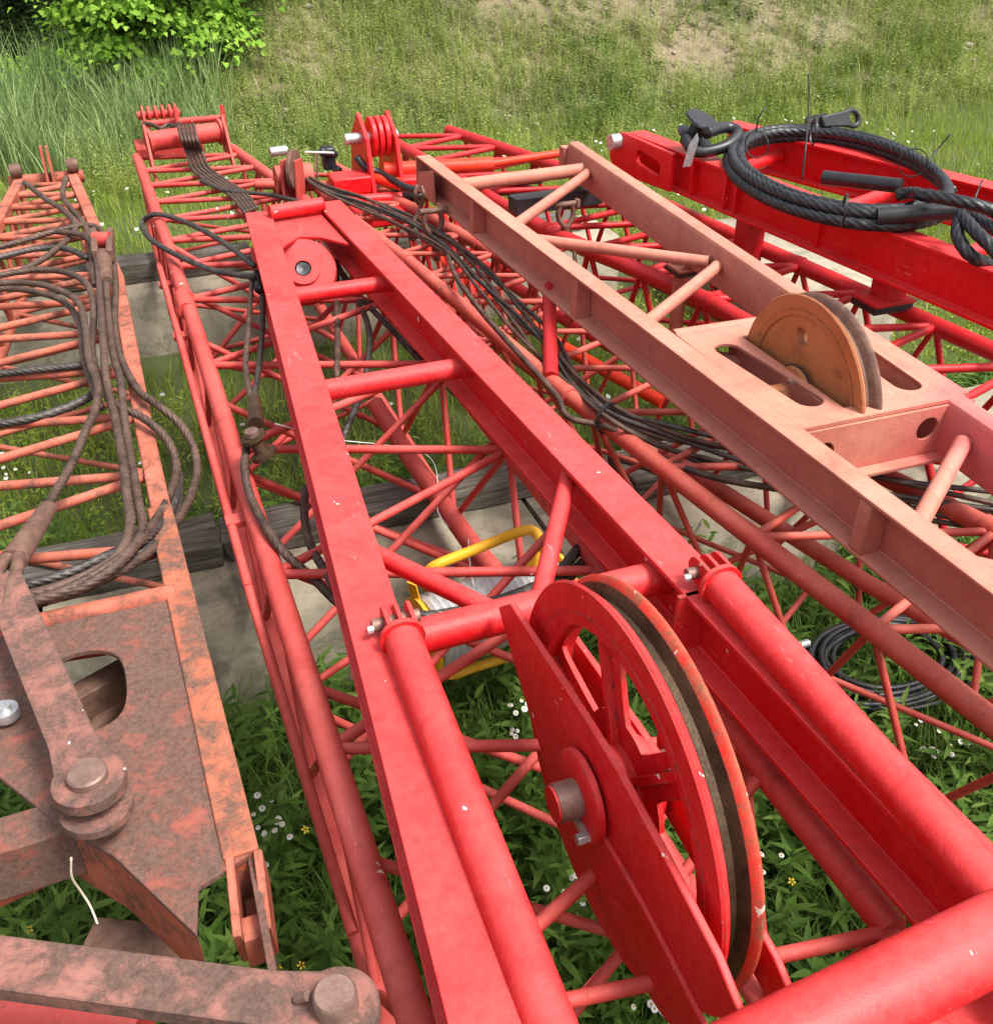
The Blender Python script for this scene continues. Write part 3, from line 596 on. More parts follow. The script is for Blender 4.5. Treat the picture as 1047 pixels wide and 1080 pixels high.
MB().lathe([(.028,-.01),(.030,.0),(.028,.012),(.015,.012),(.015,.024),(0,.026)],(-0.431,1.791,1.060),(0,0,1),20).out('bolt',M['zinc'],b1)
MB().tube((-0.510,1.223,0.920),(-0.237,1.057,0.920),.045,18).out('lower_tube',M['b2'],b1)
MB().prism([(-.05,-.03),(.05,-.03),(.05,0),(-.05,0)],(-0.352,1.411,0.750),(-0.157,1.313,0.750)).out('lower_bracket',M['rust'],b1,bevel=.003)
# pendant links
def link(name,a,b,w,r,z,th,label,two=False,other=.6):
    a=V(a);b=V(b); d=(b-a); L=d.length; d.normalize(); n=V((0,0,1)).cross(d).normalized(); up=V((0,0,1))
    t=thing(name,label,'pendant link',tuple(b))
    R=r; al=math.asin(min(.95,w/2/R))*1.25
    out=[(0,-w/2),(L-R*1.75,-w/2),(L-R*1.2,-w/2-.18*(R-w/2))]+circ(L,0,R,26,-math.pi+al*1.02,math.pi-al*1.02)+[(L-R*1.2,w/2+.18*(R-w/2)),(L-R*1.75,w/2),(0,w/2)]
    MB().plate(out,[],th,((a.x,a.y,z-th/2),tuple(d),tuple(n))).out('link_bar',M['link'],t,bevel=.004)
    return t,a,b
t,a,b=link('pendant_link',(-0.421,2.151,1.160),(-0.254,1.426,1.160),.085,.066,1.16,.026,'upper flat steel link with a round pin, lying across the plate with the oval hole')
MB().lathe([(0,0),(.036,0),(.036,.016),(.032,.020),(0,.020)],(b.x,b.y,1.173),(0,0,1),32).out('pin',M['pin'],t)
MB().plate(circ(b.x,b.y-.012,.066,28),[],.02,((0,0,1.095),(1,0,0),(0,1,0))).out('lower_eye',M['link'],t,bevel=.003)
MB().tube((b.x,b.y,1.03),(b.x,b.y,1.16),.035,20).out('pin_shank',M['rust'],t)
t,a,b=link('pendant_link',(-0.469,1.109,1.200),(0.068,0.814,1.200),.082,.062,1.20,.03,'lower flat steel link reaching in from the bottom left corner')
MB().lathe([(0,0),(.032,0),(.032,.030),(.028,.036),(0,.036)],(b.x,b.y,1.215),(0,0,1),32).tube((b.x-.05,b.y+.028,1.22),(b.x-.035,b.y+.018,1.235),.008,10).out('pin',M['pin'],t)
sweep_obj('bent_wire',[[(-0.303,1.319,1.100),(-0.313,1.319,1.050),(-0.309,1.324,1.000),(-0.300,1.311,0.970),(-0.292,1.281,0.950)]],.0022,M['twine'],None,6,.008); tag(C.objects[-1],'loose pale wire hanging from the upper steel link','wire')
# ------------------------------------------------------------------ red beam frame (on b2)
MZ=1.25
fr=thing('beam_frame','red frame of two steel beams with a large sheave, lying on the long red boom','crane frame',(.7,2.3,1.06))
LA,LB=V((.592,4.46,MZ)),V((.205,.1,MZ)); RA,RB=V((.917,4.50,MZ)),V((1.095,.1,MZ))
MB().ibeam(LA,LB,.112,.17,.012,.014).out('side_beam',M['mast'],fr,bevel=.0025)
MB().ibeam(RA,RB,.112,.17,.012,.014).out('side_beam',M['mast'],fr,bevel=.0025)
def lx(y): return LA.x+(LB.x-LA.x)*(LA.y-y)/(LA.y-LB.y)
def rx(y): return RA.x+(RB.x-RA.x)*(RA.y-y)/(RA.y-RB.y)
for y,r,z in ((3.60,.031,1.18),(2.79,.034,1.18)): MB().tube((lx(y)+.006,y,z),(rx(y)-.006,y,z),r,24,weld=.012).out('cross_tube',M['mast'],fr)
MB().tube((lx(1.575)+.006,1.575,1.18),(rx(1.575)-.006,1.575,1.18),.040,28,weld=.012).out('cross_tube',M['mast'],fr)
MB().tube((.28,.50,1.27),(1.12,.545,1.27),.058,32).out('cross_tube',M['mast'],fr)
MB().tube((0.773,0.566,1.200),(1.033,0.403,1.050),.030,20,weld=.012).out('stub_tube',M['mast'],fr)
MB().box((0.964,0.512,1.100),(.42,.26,.012)).out('bottom_plate',M['mast'],fr,bevel=.002)
mid=V((.62,1.58,1.18))
MB().tube((lx(1.98)+.01,1.98,1.17),mid,.023,18,weld=.01).out('diagonal_tube',M['mast'],fr)
MB().tube((rx(2.06)-.01,2.06,1.19),mid+V((.09,0,0)),.023,18,weld=.01).out('diagonal_tube',M['mast'],fr)
pp=[(0.631,4.420,1.215),(0.858,4.448,1.215),(0.877,3.966,1.215),(0.793,4.087,1.215),(0.707,4.134,1.215),(0.636,4.059,1.215),(0.601,3.999,1.215)]
MB().plate([(p[0],p[1]) for p in pp],[],.012,((0,0,1.215),(1,0,0),(0,1,0))).out('end_plate',M['mast'],fr,bevel=.002)
MB().box((.755,4.40,1.19),(.22,.012,.10)).out('end_web',M['mast'],fr,bevel=.002)
MB().tube((0.628,4.362,1.270),(0.870,4.399,1.270),.030,20,weld=.006).out('end_tube',M['mast'],fr)
MB().box((.60,4.46,1.16),(.10,.012,.15)).box((.91,4.49,1.16),(.10,.012,.15)).out('beam_end_cap',M['mast'],fr,bevel=.002)
s2=MB().lathe([(.135,-.03),(.14,-.02),(.115,0),(.14,.02),(.135,.03),(.07,.03),(.07,.045),(.034,.045),(.034,-.03)],(0.693,4.052,1.100),(-.12,-.72,.66),36,closed=True).out('guide_sheave',M['mast'],fr)
MB().lathe([(0,-.02),(.033,-.02),(.033,.035),(.028,.04),(0,.036)],(0.693,4.052,1.100),(-.12,-.72,.66),20).out('guide_sheave_pin',M['dark'],s2)
# pinned round legs on top of the beams
def leg(pa,pb,r,ox,xb):
    pa=V(pa);pb=V(pb); MB().tube(pa,pb,r,32).out('round_leg',M['mast'],fr)
    d=(pa-pb).normalized()
    MB().lathe([(r*1.22,-.008),(r*1.22,.006),(0,.006)],pa,tuple(d),28).out('leg_end_plate',M['mast'],fr,bevel=.001)
    for s in (-.026,0,.026):
        o=pa+V((s,0,0)); MB().plate([(-.0,-.045),(.0,.032)]+circ(.055,.0,.032,12,math.pi/2,-math.pi/2),[],.009,((o.x,o.y,o.z),tuple(d),tuple(V((0,0,1))))).out('leg_lug',M['mast'],fr,bevel=.001)
    q=pa+d*.052; l=MB().tube((q.x-.05,q.y,q.z),(q.x+.05,q.y,q.z),.014,16).out('leg_pin',M['pin'],fr)
    MB().tube((q.x-.062,q.y-.01,q.z),(q.x-.05,q.y-.01,q.z),.009,10).out('leg_bolt',M['zinc'],fr)
    MB().box((xb,q.y+.01,1.205),(.012,.14,.10)).out('lug_bracket',M['mast'],fr,bevel=.0015)
leg((0.368,1.481,1.275),(0.328,0.471,1.235),.038,0,.385)
leg((1.044,1.385,1.290),(1.045,0.482,1.265),.040,0,1.07)
MB().box((rx(1.45)-.035,1.42,1.15),(.075,.012,.20)).out('web_stiffener',M['mast'],fr,bevel=.001)
# side plates of the sheave
sp=[(0.598,1.525,1.252),(0.598,1.425,1.161),(0.598,1.303,1.073),(0.598,1.187,0.988),(0.598,1.057,0.943),(0.598,0.926,0.956),(0.598,0.816,0.987),(0.598,0.712,1.059),(0.598,0.637,1.143),(0.598,0.581,1.227),(0.598,0.656,1.267),(0.598,0.814,1.298),(0.598,0.982,1.321),(0.598,1.119,1.324),(0.598,1.461,1.311)]
so=[(p[1],p[2]) for p in sp]
_m=so[:9]
for _ in range(2):
    _q=[_m[0]]
    for a_,b_ in zip(_m,_m[1:]): _q+=[(a_[0]*.75+b_[0]*.25,a_[1]*.75+b_[1]*.25),(a_[0]*.25+b_[0]*.75,a_[1]*.25+b_[1]*.75)]
    _m=_q+[_m[-1]]
so=_m+so[9:]
cen=(1.07,1.165); X0=.665
MB().plate(so,[],.014,((.592,0,0),(0,1,0),(0,0,1))).out('sheave_cheek',M['mast'],fr,bevel=.003)
_t=[(p[0]+.02,p[1]-.105) for p in so[-6:]]
MB().plate(_t+[(p[0],p[1]-.10) for p in reversed(_t)],[],.014,((.722,0,0),(0,1,0),(0,0,1))).out('sheave_cheek',M['mast'],fr,bevel=.003)
MB().plate([(p[0]*.6+.25,p[1]*.5+.48) for p in so],[],.010,((.583,0,0),(0,1,0),(0,0,1))).out('cheek_doubler',M['mast'],fr,bevel=.003)
MB().lathe([(0,-.0),(.088,0),(.088,.012),(.082,.016),(0,.016)],(.584,cen[0],cen[1]),(-1,0,0),40).out('hub_disc',M['mast'],fr)
MB().lathe([(0,0),(.082,0),(.082,.02),(0,.02)],(.778,cen[0],cen[1]),(1,0,0),40).out('hub_disc',M['mast'],fr)
MB().tube((.525,cen[0],cen[1]),(.82,cen[0],cen[1]),.036,28).out('axle_pin',M['pin'],fr)
MB().tube((.520,cen[0],cen[1]),(.5265,cen[0],cen[1]),.034,28).out('pin_face',M['mast'],fr)
MB().box((.565,cen[0]-.035,cen[1]-.045),(.012,.05,.018)).tube((.57,cen[0]-.055,cen[1]-.045),(.545,cen[0]-.055,cen[1]-.045),.012,6).out('keeper_bolt',M['zinc'],fr,bevel=.001)
MB().box((.645,.64,.985),(.155,.012,.06)).out('cheek_spacer',M['mast'],fr,bevel=.001)
# wheel
def wheel(parent,c,R,X0,hw,mrim,mface,mgro,nh,hr0,hr1,spoke,name='sheave',webt=.010,rot=0.,solid=False):
    cy,cz=c; outl=circ(0,0,R*.84,64); holes=[]
    if not solid:
        for k in range(nh):
            a=rot+2*math.pi*k/nh; da=math.pi/nh-.0; pts=[]
            n=7; g0=da-spoke/hr1; g1=da-spoke/hr0
            arc=[(hr1*math.cos(a+g0*(-1+2*i/(n-1))),hr1*math.sin(a+g0*(-1+2*i/(n-1)))) for i in range(n)]
            arc2=[(hr0*math.cos(a+g1*(1-2*i/(n-1))),hr0*math.sin(a+g1*(1-2*i/(n-1)))) for i in range(n)]
            pts=arc+arc2
            # round the corners
            for _ in range(2):
                q=[]
                for i in range(len(pts)):
                    p0=pts[i];p1=pts[(i+1)%len(pts)]; q+=[(p0[0]*.78+p1[0]*.22,p0[1]*.78+p1[1]*.22),(p0[0]*.22+p1[0]*.78,p0[1]*.22+p1[1]*.78)]
                pts=q
            holes.append(pts)
    else:
        holes.append(circ(R*.58*math.cos(1.35),R*.58*math.sin(1.35),R*.09,16))
    w=MB().plate(outl,holes,webt,((X0-webt/2,cy,cz),(0,1,0),(0,0,1)))
    if not solid:
        for k in range(nh):
            a=rot+2*math.pi*(k+.5)/nh; d=V((0,math.cos(a),math.sin(a))); n=V((1,0,0)); s=n.cross(d)
            m=(R*.80+.08)/2; w.box(V((X0,cy,cz))+d*m,(R*.80-.08,hw*1.1,.016),(d,n,s))
    root=w.out(name,mface,parent,bevel=.003)
    g=R*.10
    MB().lathe([(R*.80,-hw*.8),(R,-hw),(R+.004,-hw*.85),(R-g*.3,-hw*.40)],(X0,cy,cz),(1,0,0),96,cap=False).out('left_flange',mface,root)
    MB().lathe([(R-g*.28,-hw*.41),(R-g*.8,-hw*.2),(R-g,.0),(R-g*.9,hw*.3),(R-g*.3,hw*.60)],(X0,cy,cz),(1,0,0),96,cap=False).out('rope_groove',mgro,root)
    MB().lathe([(R-g*.32,hw*.59),(R-g*.06,hw*.76),(R,hw*.90),(R-.002,hw*1.08),(R*.80,hw*.85)],(X0,cy,cz),(1,0,0),96,cap=False).out('right_flange',mrim,root)
    MB().lathe([(R*.79,-hw*.85),(R*.86,-hw*.95),(R*.86,hw*.95),(R*.79,hw*.85)],(X0,cy,cz),(1,0,0),96,closed=True).out('rim_ring',mface,root)
    MB().lathe([(.036,-hw*1.25),(R*.20,-hw*1.25),(R*.22,-hw),(R*.22,hw),(R*.20,hw*1.25),(.036,hw*1.25)],(X0,cy,cz),(1,0,0),48,closed=True).out('hub',mface,root)
    return root
wheel(fr,cen,.385,X0,.037,M['scr'],M['mast'],M['groove'],6,.14,.295,.040,rot=.70)
# rope runs away on the outer parts
# ------------------------------------------------------------------ yellow spool inside b2
sp_=thing('rope_spool','yellow framed spool of bright galvanised rope sitting inside the big red boom','spool',(0.760,2.252,0.450))
A=V((0.630,2.201,0.620)); Bq=V((1.075,2.266,0.620)); ax=(Bq-A).normalized()
ctr=(A+Bq)/2; Ls=(Bq-A).length
pr=[]; nn=20
for i in range(nn): 
    x=-Ls/2+Ls*i/nn; pr+=[(.109,x),(.121,x+Ls/nn*.5)]
pr.append((.108,Ls/2))
MB().lathe([(0,-Ls/2)]+pr+[(0,Ls/2)],ctr,tuple(ax),40).out('wound_rope',M['galv'],sp_)
for s in (-1,1):
    c=ctr+ax*(Ls/2+.018)*s; r_=.122
    MB().lathe([(0,-.006),(r_,-.006),(r_,.006),(0,.006)],c,tuple(ax),32).out('spool_flange',M['yel'],sp_)
sweep_obj('cage_rail',[[(0.699,2.438,0.600),(0.667,2.355,0.700),(0.646,2.255,0.800),(0.666,2.212,0.860),(0.795,2.243,0.860),(0.946,2.279,0.860),(0.995,2.270,0.860),(1.004,2.217,0.840),(1.045,2.169,0.700)]],.016,M['yel'],sp_,14,.012)
sweep_obj('cage_rail',[[(0.637,2.348,0.550),(0.666,2.301,0.480),(0.670,2.251,0.440),(0.696,2.208,0.420),(0.778,2.214,0.420),(0.920,2.203,0.440),(1.100,2.197,0.460)]],.016,M['yel'],sp_,14,.012)
MB().prism([(-.016,-.003),(.016,-.003),(.016,.003),(-.016,.003)],(0.594,2.231,0.800),(0.633,2.262,0.600)).prism([(-.016,-.003),(.016,-.003),(.016,.003),(-.016,.003)],(0.658,2.315,0.550),(0.701,2.193,0.420)).out('cage_strap',M['yel'],sp_,bevel=.001)
MB().plate(circ(0,0,.05,20),[],.012,((0.996,2.258,0.760),tuple(V((1,.2,0)).normalized()),(0,0,1))).out('hub_cap',M['yel'],sp_)
# tie line
sweep_obj('white_cord',[[(0.330,2.744,1.120),(0.383,2.729,1.100),(0.512,2.992,0.900),(0.908,3.077,0.700),(0.863,2.814,0.620),(0.890,2.707,0.600),(0.923,2.682,0.600),(0.836,2.406,0.700),(0.789,2.249,0.750),(0.783,2.216,0.740)]],.0022,M['white'],None,6,.02); tag(C.objects[-1],'thin white cord tied through the red boom down to the yellow spool','cord')
# ------------------------------------------------------------------ b3 and salmon frame
ya3=[5.9,5.6,5.3,5.0,4.7,4.4,4.08,3.74,3.4,3.04,2.66,2.26,1.84,1.4,.94,.45]
b3=boom('lattice_boom','faded red lattice boom in the middle, its right half under the salmon frame',[(1.08,6.0,ZT),(1.10,5.2,ZT),(1.22,4.3,ZT),(1.35,2.8,ZT),(1.58,1.0,ZT),(1.63,.4,ZT)],[(1.28,6.0,ZT),(1.60,4.4,ZT),(1.78,3.4,ZT),(1.86,2.7,ZT),(2.0,2.06,ZT),(2.12,1.64,ZT),(2.22,.4,ZT)],[(1.10,6.0,ZB+.15),(1.25,4.3,ZB),(1.55,2.9,ZB),(1.62,.4,ZB)],[(1.28,6.0,ZB+.15),(1.60,4.4,ZB),(1.82,2.9,ZB),(2.1,.4,ZB)],.030,.012,ya3,M['b3'],grp,off=.5)
MB().tube((1.735,2.773,0.700),(1.939,1.855,0.700),.028,16).tube((1.936,1.861,0.700),(2.063,1.454,0.700),.028,16).out('inner_chord',M['b3'],b3)
MB().tube((1.557,3.452,1.130),(1.333,2.916,1.020),.027,20).out('post',M['b4'],b3)
for y in (4.9,4.3,3.7,3.1,2.5,1.9): MB().tube((at([(1.08,6.0,ZT),(1.22,4.3,ZT),(1.35,2.8,ZT),(1.58,1.0,ZT)],y)).xyz,V((1.75+.12*(4-y),y-.12,ZB)),.011,14).out('cross_brace',M['b3'],b3)
for y in (4.6,4.0,3.4,2.8,2.2): MB().tube((1.25+.12*(4-y),y,ZB),V((1.72+.12*(4-y),y-.3,ZT)),.011,14).out('cross_brace',M['b3'],b3)
# head of b3
MB().plate(circ(0,0,.10,28),[circ(0,0,.025,12)],.02,((0.917,5.355,1.180),tuple(V((.5,.85,0)).normalized()),(0,0,1))).out('head_sheave',M['rust'],b3,bevel=.003)
MB().plate([(-.10,-.14),(.10,-.14),(.07,.06),(-.07,.08)],[],.014,((0.884,5.410,1.150),(.4,.9,0),(0,0,1))).plate([(-.10,-.14),(.10,-.14),(.07,.06),(-.07,.08)],[],.014,((0.950,5.384,1.150),(.4,.9,0),(0,0,1))).out('head_cheek',M['b3'],b3,bevel=.002)
MB().tube((0.800,5.258,1.300),(0.884,5.266,1.300),.024,16).out('head_pin',M['zinc'],b3)
MB().lathe([(0,-.1),(.075,-.1),(.075,.1),(0,.1)],(0.953,5.540,1.080),(1,0,0),20).tube((0.777,5.776,1.000),(1.151,5.632,1.000),.025,12).out('head_drum',M['b3'],b3)
PKZ=1.30
pk=thing('beam_frame','salmon pink frame of two steel beams carrying an orange brown sheave','crane frame',(1.8,2.9,1.1))
PA,PB=V((1.503,4.92,PKZ)),V((1.60,.45,PKZ)); QA,QB=V((2.325,4.90,PKZ)),V((2.02,.45,PKZ))
def pl(y): return PA.x+(PB.x-PA.x)*(PA.y-y)/(PA.y-PB.y)
def prr(y): return QA.x+(QB.x-QA.x)*(QA.y-y)/(QA.y-QB.y)
MB().prism([(.035,0),(.035,-.010),(.028,-.014),(-.024,-.014),(-.024,-.156),(.028,-.156),(.035,-.160),(.035,-.17),(-.035,-.17),(-.035,0)],PA,PB).out('side_beam',M['pink'],pk,bevel=.0025)
MB().prism([(.035,-.17),(.035,-.022),(.026,-.006),(.012,0),(-.026,0),(-.035,-.012),(-.035,-.17)],QA,QB).out('side_beam',M['pink'],pk,bevel=.004)
for y in ((1.535,4.160,1.210)[1],(1.541,3.117,1.210)[1],(1.560,1.534,1.200)[1]): MB().box((pl(y)-.006,y,PKZ-.085),(.058,.045,.1415)).out('web_stiffener',M['pink'],pk,bevel=.001)
MB().plate([(0,0),(.28,0),(.25,.10),(.02,.16)],[],.010,((PA.x-.037,PA.y-.28,PKZ-.17),(0,1,0),(0,0,1))).out('end_cheek',M['pink'],pk,bevel=.002)
MB().box((PA.x,PA.y+.004,PKZ-.09),(.075,.012,.17)).box((QA.x-.02,QA.y+.03,PKZ-.09),(.07,.06,.12)).out('end_cap',M['pink'],pk,bevel=.002)
def ct(a,b,r): MB().tube(a,b,r,20,weld=.01).out('cross_tube',M['pink'],pk)
zc=PKZ-.08
ct((pl(4.62)+.046,4.62,zc),(prr(4.66)-.04,4.66,zc),.032)
ct((pl(3.92)+.046,3.92,zc),(prr(4.60)-.05,4.58,zc),.024)
ct((pl(3.72)+.046,3.80,zc),(prr(3.22)-.05,3.26,zc),.024)
ct((pl(2.72)+.046,2.78,zc),(prr(3.20)-.05,3.20,zc),.024)
ct((pl(2.58)+.046,2.60,zc),(prr(2.12)-.05,2.12,zc),.024)
ct((pl(1.42)+.046,1.45,zc),(prr(1.78)-.05,1.76,zc),.024)
ct((pl(1.36)+.046,1.36,zc),(prr(.98)-.05,.98,zc),.024)
# sheave plate
A4=V((1.596,2.548,1.297)); B4=V((1.595,1.901,1.297)); C4=V((2.179,1.890,1.297)); D4=V((C4.x+.03,A4.y-.02,1.297))
cs=(2.170,1.230)
yf=lambda x:B4.y+(C4.y-B4.y)*(x-B4.x)/(C4.x-B4.x)
pts=[(A4.x,A4.y),(B4.x,B4.y),(1.785,yf(1.785)),(1.785,2.45),(1.895,2.45),(1.895,yf(1.895)),(C4.x,C4.y),(D4.x,D4.y)]
s1=slot(*[(p[0],p[1]) for p in ((1.692,2.388,1.297),(1.721,2.017,1.297))],.042)
xm=(pl(2.1)+prr(2.1))/2+.02
s3=[(2*xm-p[0]+.03,p[1]-.02) for p in s1]
cslot=[(1.785,2.44),(1.895,2.44),(1.895,1.80),(1.785,1.80)]
MB().plate(pts,[s1,s3],-.012,((0,0,1.297),(1,0,0),(0,1,0))).out('sheave_plate',M['pink'],pk,bevel=.002)
MB().tube((A4.x,A4.y+.01,1.285),(D4.x,D4.y+.01,1.285),.022,16).out('plate_edge_tube',M['pink'],pk)
wd=(C4-B4).length; ud=(C4-B4).normalized(); 
MB().plate([(0,0),(wd,0),(wd,.15),(0,.15)],[circ(.09,.075,.032,18),circ(wd-.15,.085,.036,18)],.010,((B4.x,B4.y-.02,1.135),tuple(ud),(0,0,1))).out('channel_web',M['pink'],pk,bevel=.001)
MB().prism([(-.02,-.01),(.05,-.01),(.05,0),(-.02,0)],V((B4.x,B4.y-.02,1.135)),V((C4.x,C4.y-.02,1.135))).out('channel_flange',M['pink'],pk,bevel=.001)
MB().prism([(-.05,-.012),(.012,-.012),(.012,0),(-.05,0)],V((B4.x,B4.y-.012,1.2985)),V((C4.x-.03,C4.y-.007,1.2985))).out('channel_top_flange',M['pink'],pk,bevel=.001)
MB().box((1.765,2.20,1.235),(.012,.56,.10)).box((1.905,2.20,1.235),(.012,.56,.10)).out('bearing_plate',M['pink'],pk,bevel=.001)
MB().tube((xm-.20,cs[0],cs[1]-.0),(xm+.20,cs[0],cs[1]),.036,24).out('axle',M['psheave'],pk)
wheel(pk,cs,.290,1.838,.034,M['rust'],M['psheave'],M['rust'],6,.1,.2,.02,solid=True,webt=.05)
MB().lathe([(.085,.0),(.08,.018),(.05,.02),(.045,.035),(0,.035)],(1.797,cs[0],cs[1]),(-1,0,0),32).out('bearing_cap',M['psheave'],pk)
MB().lathe([(.088,.0),(.088,.006),(.076,.006),(.076,0)],(1.797,cs[0],cs[1]),(-1,0,0),32,closed=True).out('bearing_ring',M['dark'],pk)
MB().tube((1.735,2.12,1.297),(1.735,2.12,1.308),.012,8).out('plate_bolt',M['pin'],pk)
# foot brackets of the salmon frame
for (px,py) in ((1.99,3.12),):
    q=V((2.238,3.497,1.115))
    MB().box((q.x-.02,q.y,q.z),(.15,.12,.012)).plate([(0,0),(.12,0),(.12,.09)],[],.008,((q.x-.09,q.y+.03,q.z+.006),(1,0,0),(0,0,1))).plate([(0,0),(.12,0),(.12,.09)],[],.008,((q.x-.09,q.y-.04,q.z+.006),(1,0,0),(0,0,1))).out('foot_bracket',M['pink'],pk,bevel=.001)
    MB().box((q.x-.02,q.y,q.z-.014),(.16,.13,.014)).out('foot_pad',M['blk'],pk)
    MB().tube((q.x-.05,q.y,q.z-.02),(q.x-.05,q.y,.68),.034,18,r2=.026).out('foot_post',M['pink'],pk)
# hooks and shackles
def shackle(p,label,s=1.,mat='rust',ropepts=None,up=(0,0,1)):
    t=thing('shackle',label,'shackle',tuple(p)); p=V(p)
    sweep_obj('bow',[[tuple(p+V((-.028*s,0,0))),tuple(p+V((-.034*s,0,-.05*s))),tuple(p+V((0,-.01,-.095*s))),tuple(p+V((.034*s,0,-.05*s))),tuple(p+V((.028*s,0,0)))]],.011*s,M[mat],t,12,.006)
    MB().tube(p+V((-.05*s,0,0)),p+V((.05*s,0,0)),.012*s,14).box(p+V((.052*s,0,0)),(.014*s,.03*s,.03*s)).out('pin',M[mat],t)
    MB().tube(p+V((0,0,-.09*s)),p+V((.01,-.02,-.19*s)),.019*s,14,r2=.012*s).out('socket',M[mat],t)
    return t
shackle((1.403,4.474,1.160),'rusty shackle hanging from the left far corner of the salmon frame',1.25)
shackle((2.034,4.342,1.160),'rusty shackle hanging between the two beams of the salmon frame',1.15)
th=thing('load_hook','dark slender hook hanging beside the left shackle of the salmon frame','hook',(1.419,4.793,0.980))
sweep_obj('hook_bar',[[(1.404,4.604,1.200),(1.395,4.649,1.120),(1.353,4.632,1.060),(1.332,4.636,1.000),(1.350,4.633,0.980),(1.380,4.649,1.000)]],.011,M['rust'],th,12,.008)
sweep_obj('hook_link',[[(1.381,4.632,1.240),(1.365,4.619,1.200),(1.395,4.660,1.140),(1.399,4.590,1.200),(1.393,4.610,1.240)]],.010,M['rust'],th,12,.008)
# ------------------------------------------------------------------ b4 + bright red frame
ya4=[6.6,6.25,5.9,5.55,5.2,4.85,4.5,4.14,3.78,3.4,3.02,2.62,2.2,1.7,1.2]
b4=boom('lattice_boom','deep red lattice boom beneath the bright red frame at the right',[(1.75,6.6,ZT),(1.99,4.46,ZT),(2.26,3.36,ZT),(2.45,1.0,ZT)],[(2.2,6.6,ZT),(2.70,4.9,ZT),(2.87,3.6,ZT),(3.02,2.4,ZT),(3.1,1.0,ZT)],[(1.8,6.6,ZB),(2.05,4.46,ZB),(2.3,3.2,ZB),(2.42,1.9,ZB),(2.46,1.0,ZB)],[(2.2,6.6,ZB),(2.72,4.9,ZB),(2.95,3.5,ZB),(3.1,1.0,ZB)],.036,.016,ya4,M['b4'],grp,off=.5)
MB().tube((1.672,5.473,0.620),(1.763,4.618,0.600),.030,14).tube((1.763,4.632,0.600),(1.900,3.958,0.580),.030,14).tube((1.900,3.969,0.580),(2.082,3.356,0.560),.030,14).out('lower_rail',M['orange'],b4)
RZ=1.34
rf=thing('beam_frame','bright red frame of two new looking beams carrying the black coiled rope','crane frame',(3.1,3.2,1.1))
SA,SB=V((2.602,4.848,1.340)),V((2.930,2.372,1.340)); TA=V((3.179,4.758,1.360)); TB=V((3.703,2.986,1.360))
MB().ibeam(SA+V((.05,-.02,0)),SB,.105,.20,.012,.014).out('side_beam',M['new'],rf,bevel=.002)
MB().ibeam(TA,TB,.11,.20,.012,.014).out('side_beam',M['new'],rf,bevel=.002)
sd=(SB-SA).normalized(); sn=V((0,0,1)).cross(sd)
for s in (.55,.80,.88,1.42): 
    c=SA+V((.05,-.02,0))+sd*s; MB().box(c+V((0,0,-.1))+sn*-.03+V((0,0,0)),(.014,.046,.172),(sd,sn,V((0,0,1)))).out('web_stiffener',M['new'],rf,bevel=.001)
eo=SA+V((.05,-.05,-.09))-sn*.075
MB().plate(circ(-.02,-.01,.10,14,math.pi*1.4,math.pi*.55)[::-1]+[(.40,-.105),(.40,.088)][::-1] if False else [(-.02,-.11),(.42,-.10),(.42,.085),(.0,.10),(-.06,.085),(-.10,.05),(-.12,0),(-.11,-.05),(-.07,-.095)],[slot((.16,.01),(.30,-.01),.035)],.025,tuple((tuple(eo),tuple(sd),(0,0,1)))).out('end_cheek',M['new'],rf,bevel=.004)
MB().tube((2.492,4.811,1.300),(2.584,4.819,1.300),.040,24).out('end_pin',M['zinc'],rf)
def ln(A,B,y): return A+(B-A)*((y-A.y)/(B.y-A.y))
for y in (4.2,3.5,2.85): 
    p=ln(SA,SB,y); q=ln(TA,TB,y+.2 if y+.2<TA.y else y); MB().tube(p+V((.05,0,-.1)),q+V((-.03,0,-.1)),.032,20,weld=.01).out('cross_tube',M['new'],rf)
for y,hh in ((3.86,.30),(3.02,.07)):
    p=ln(SA,SB,y)+V((.03,0,-.2)); MB().box(p+V((0,0,-hh/2)),(.10,.10,hh)).box(p+V((-.02,0,-hh-.007)),(.20,.16,.014)).out('foot_post',M['b4'],rf,bevel=.002)
    MB().box(p+V((-.02,-.0,-hh-.031)),(.19,.15,.03)).out('foot_pad',M['blk'],rf,bevel=.002)
MB().prism([(-.05,-.08),(.05,-.08),(.05,0),(-.05,0)],(1.908,4.724,1.100),(2.412,4.747,1.100)).out('dark_bar',M['dark'],None,bevel=.003); tag(C.objects[-1],'short black steel bar lying behind the salmon frame','steel bar')
# ------------------------------------------------------------------ machinery at the far heads
hd=thing('boom_head','bright red sheave head with pins and hoses at the far end of the right boom','boom head',(1.5,6.9,.9))
hy=V((1.403,5.454,1.200))
for dx in (-.036,.0,.036): MB().plate(circ(0,0,.105,28),[circ(0,0,.03,12)],.025,((hy.x+dx,hy.y,hy.z+.08),(0,1,0),(0,0,1))).out('sheave',M['new'],hd,bevel=.004)
MB().plate([(-.25,-.3),(.3,-.3),(.22,.05),(.05,.2),(-.12,.1)],[],.02,((hy.x-.085,hy.y,hy.z),(0,1,0),(0,0,1))).plate([(-.25,-.3),(.3,-.3),(.22,.05),(.05,.2),(-.12,.1)],[],.02,((hy.x+.075,hy.y,hy.z),(0,1,0),(0,0,1))).out('cheek_plate',M['new'],hd,bevel=.002)
MB().tube((hy.x-.17,hy.y,hy.z+.08),(hy.x+.12,hy.y,hy.z+.08),.03,16).out('pin',M['zinc'],hd)
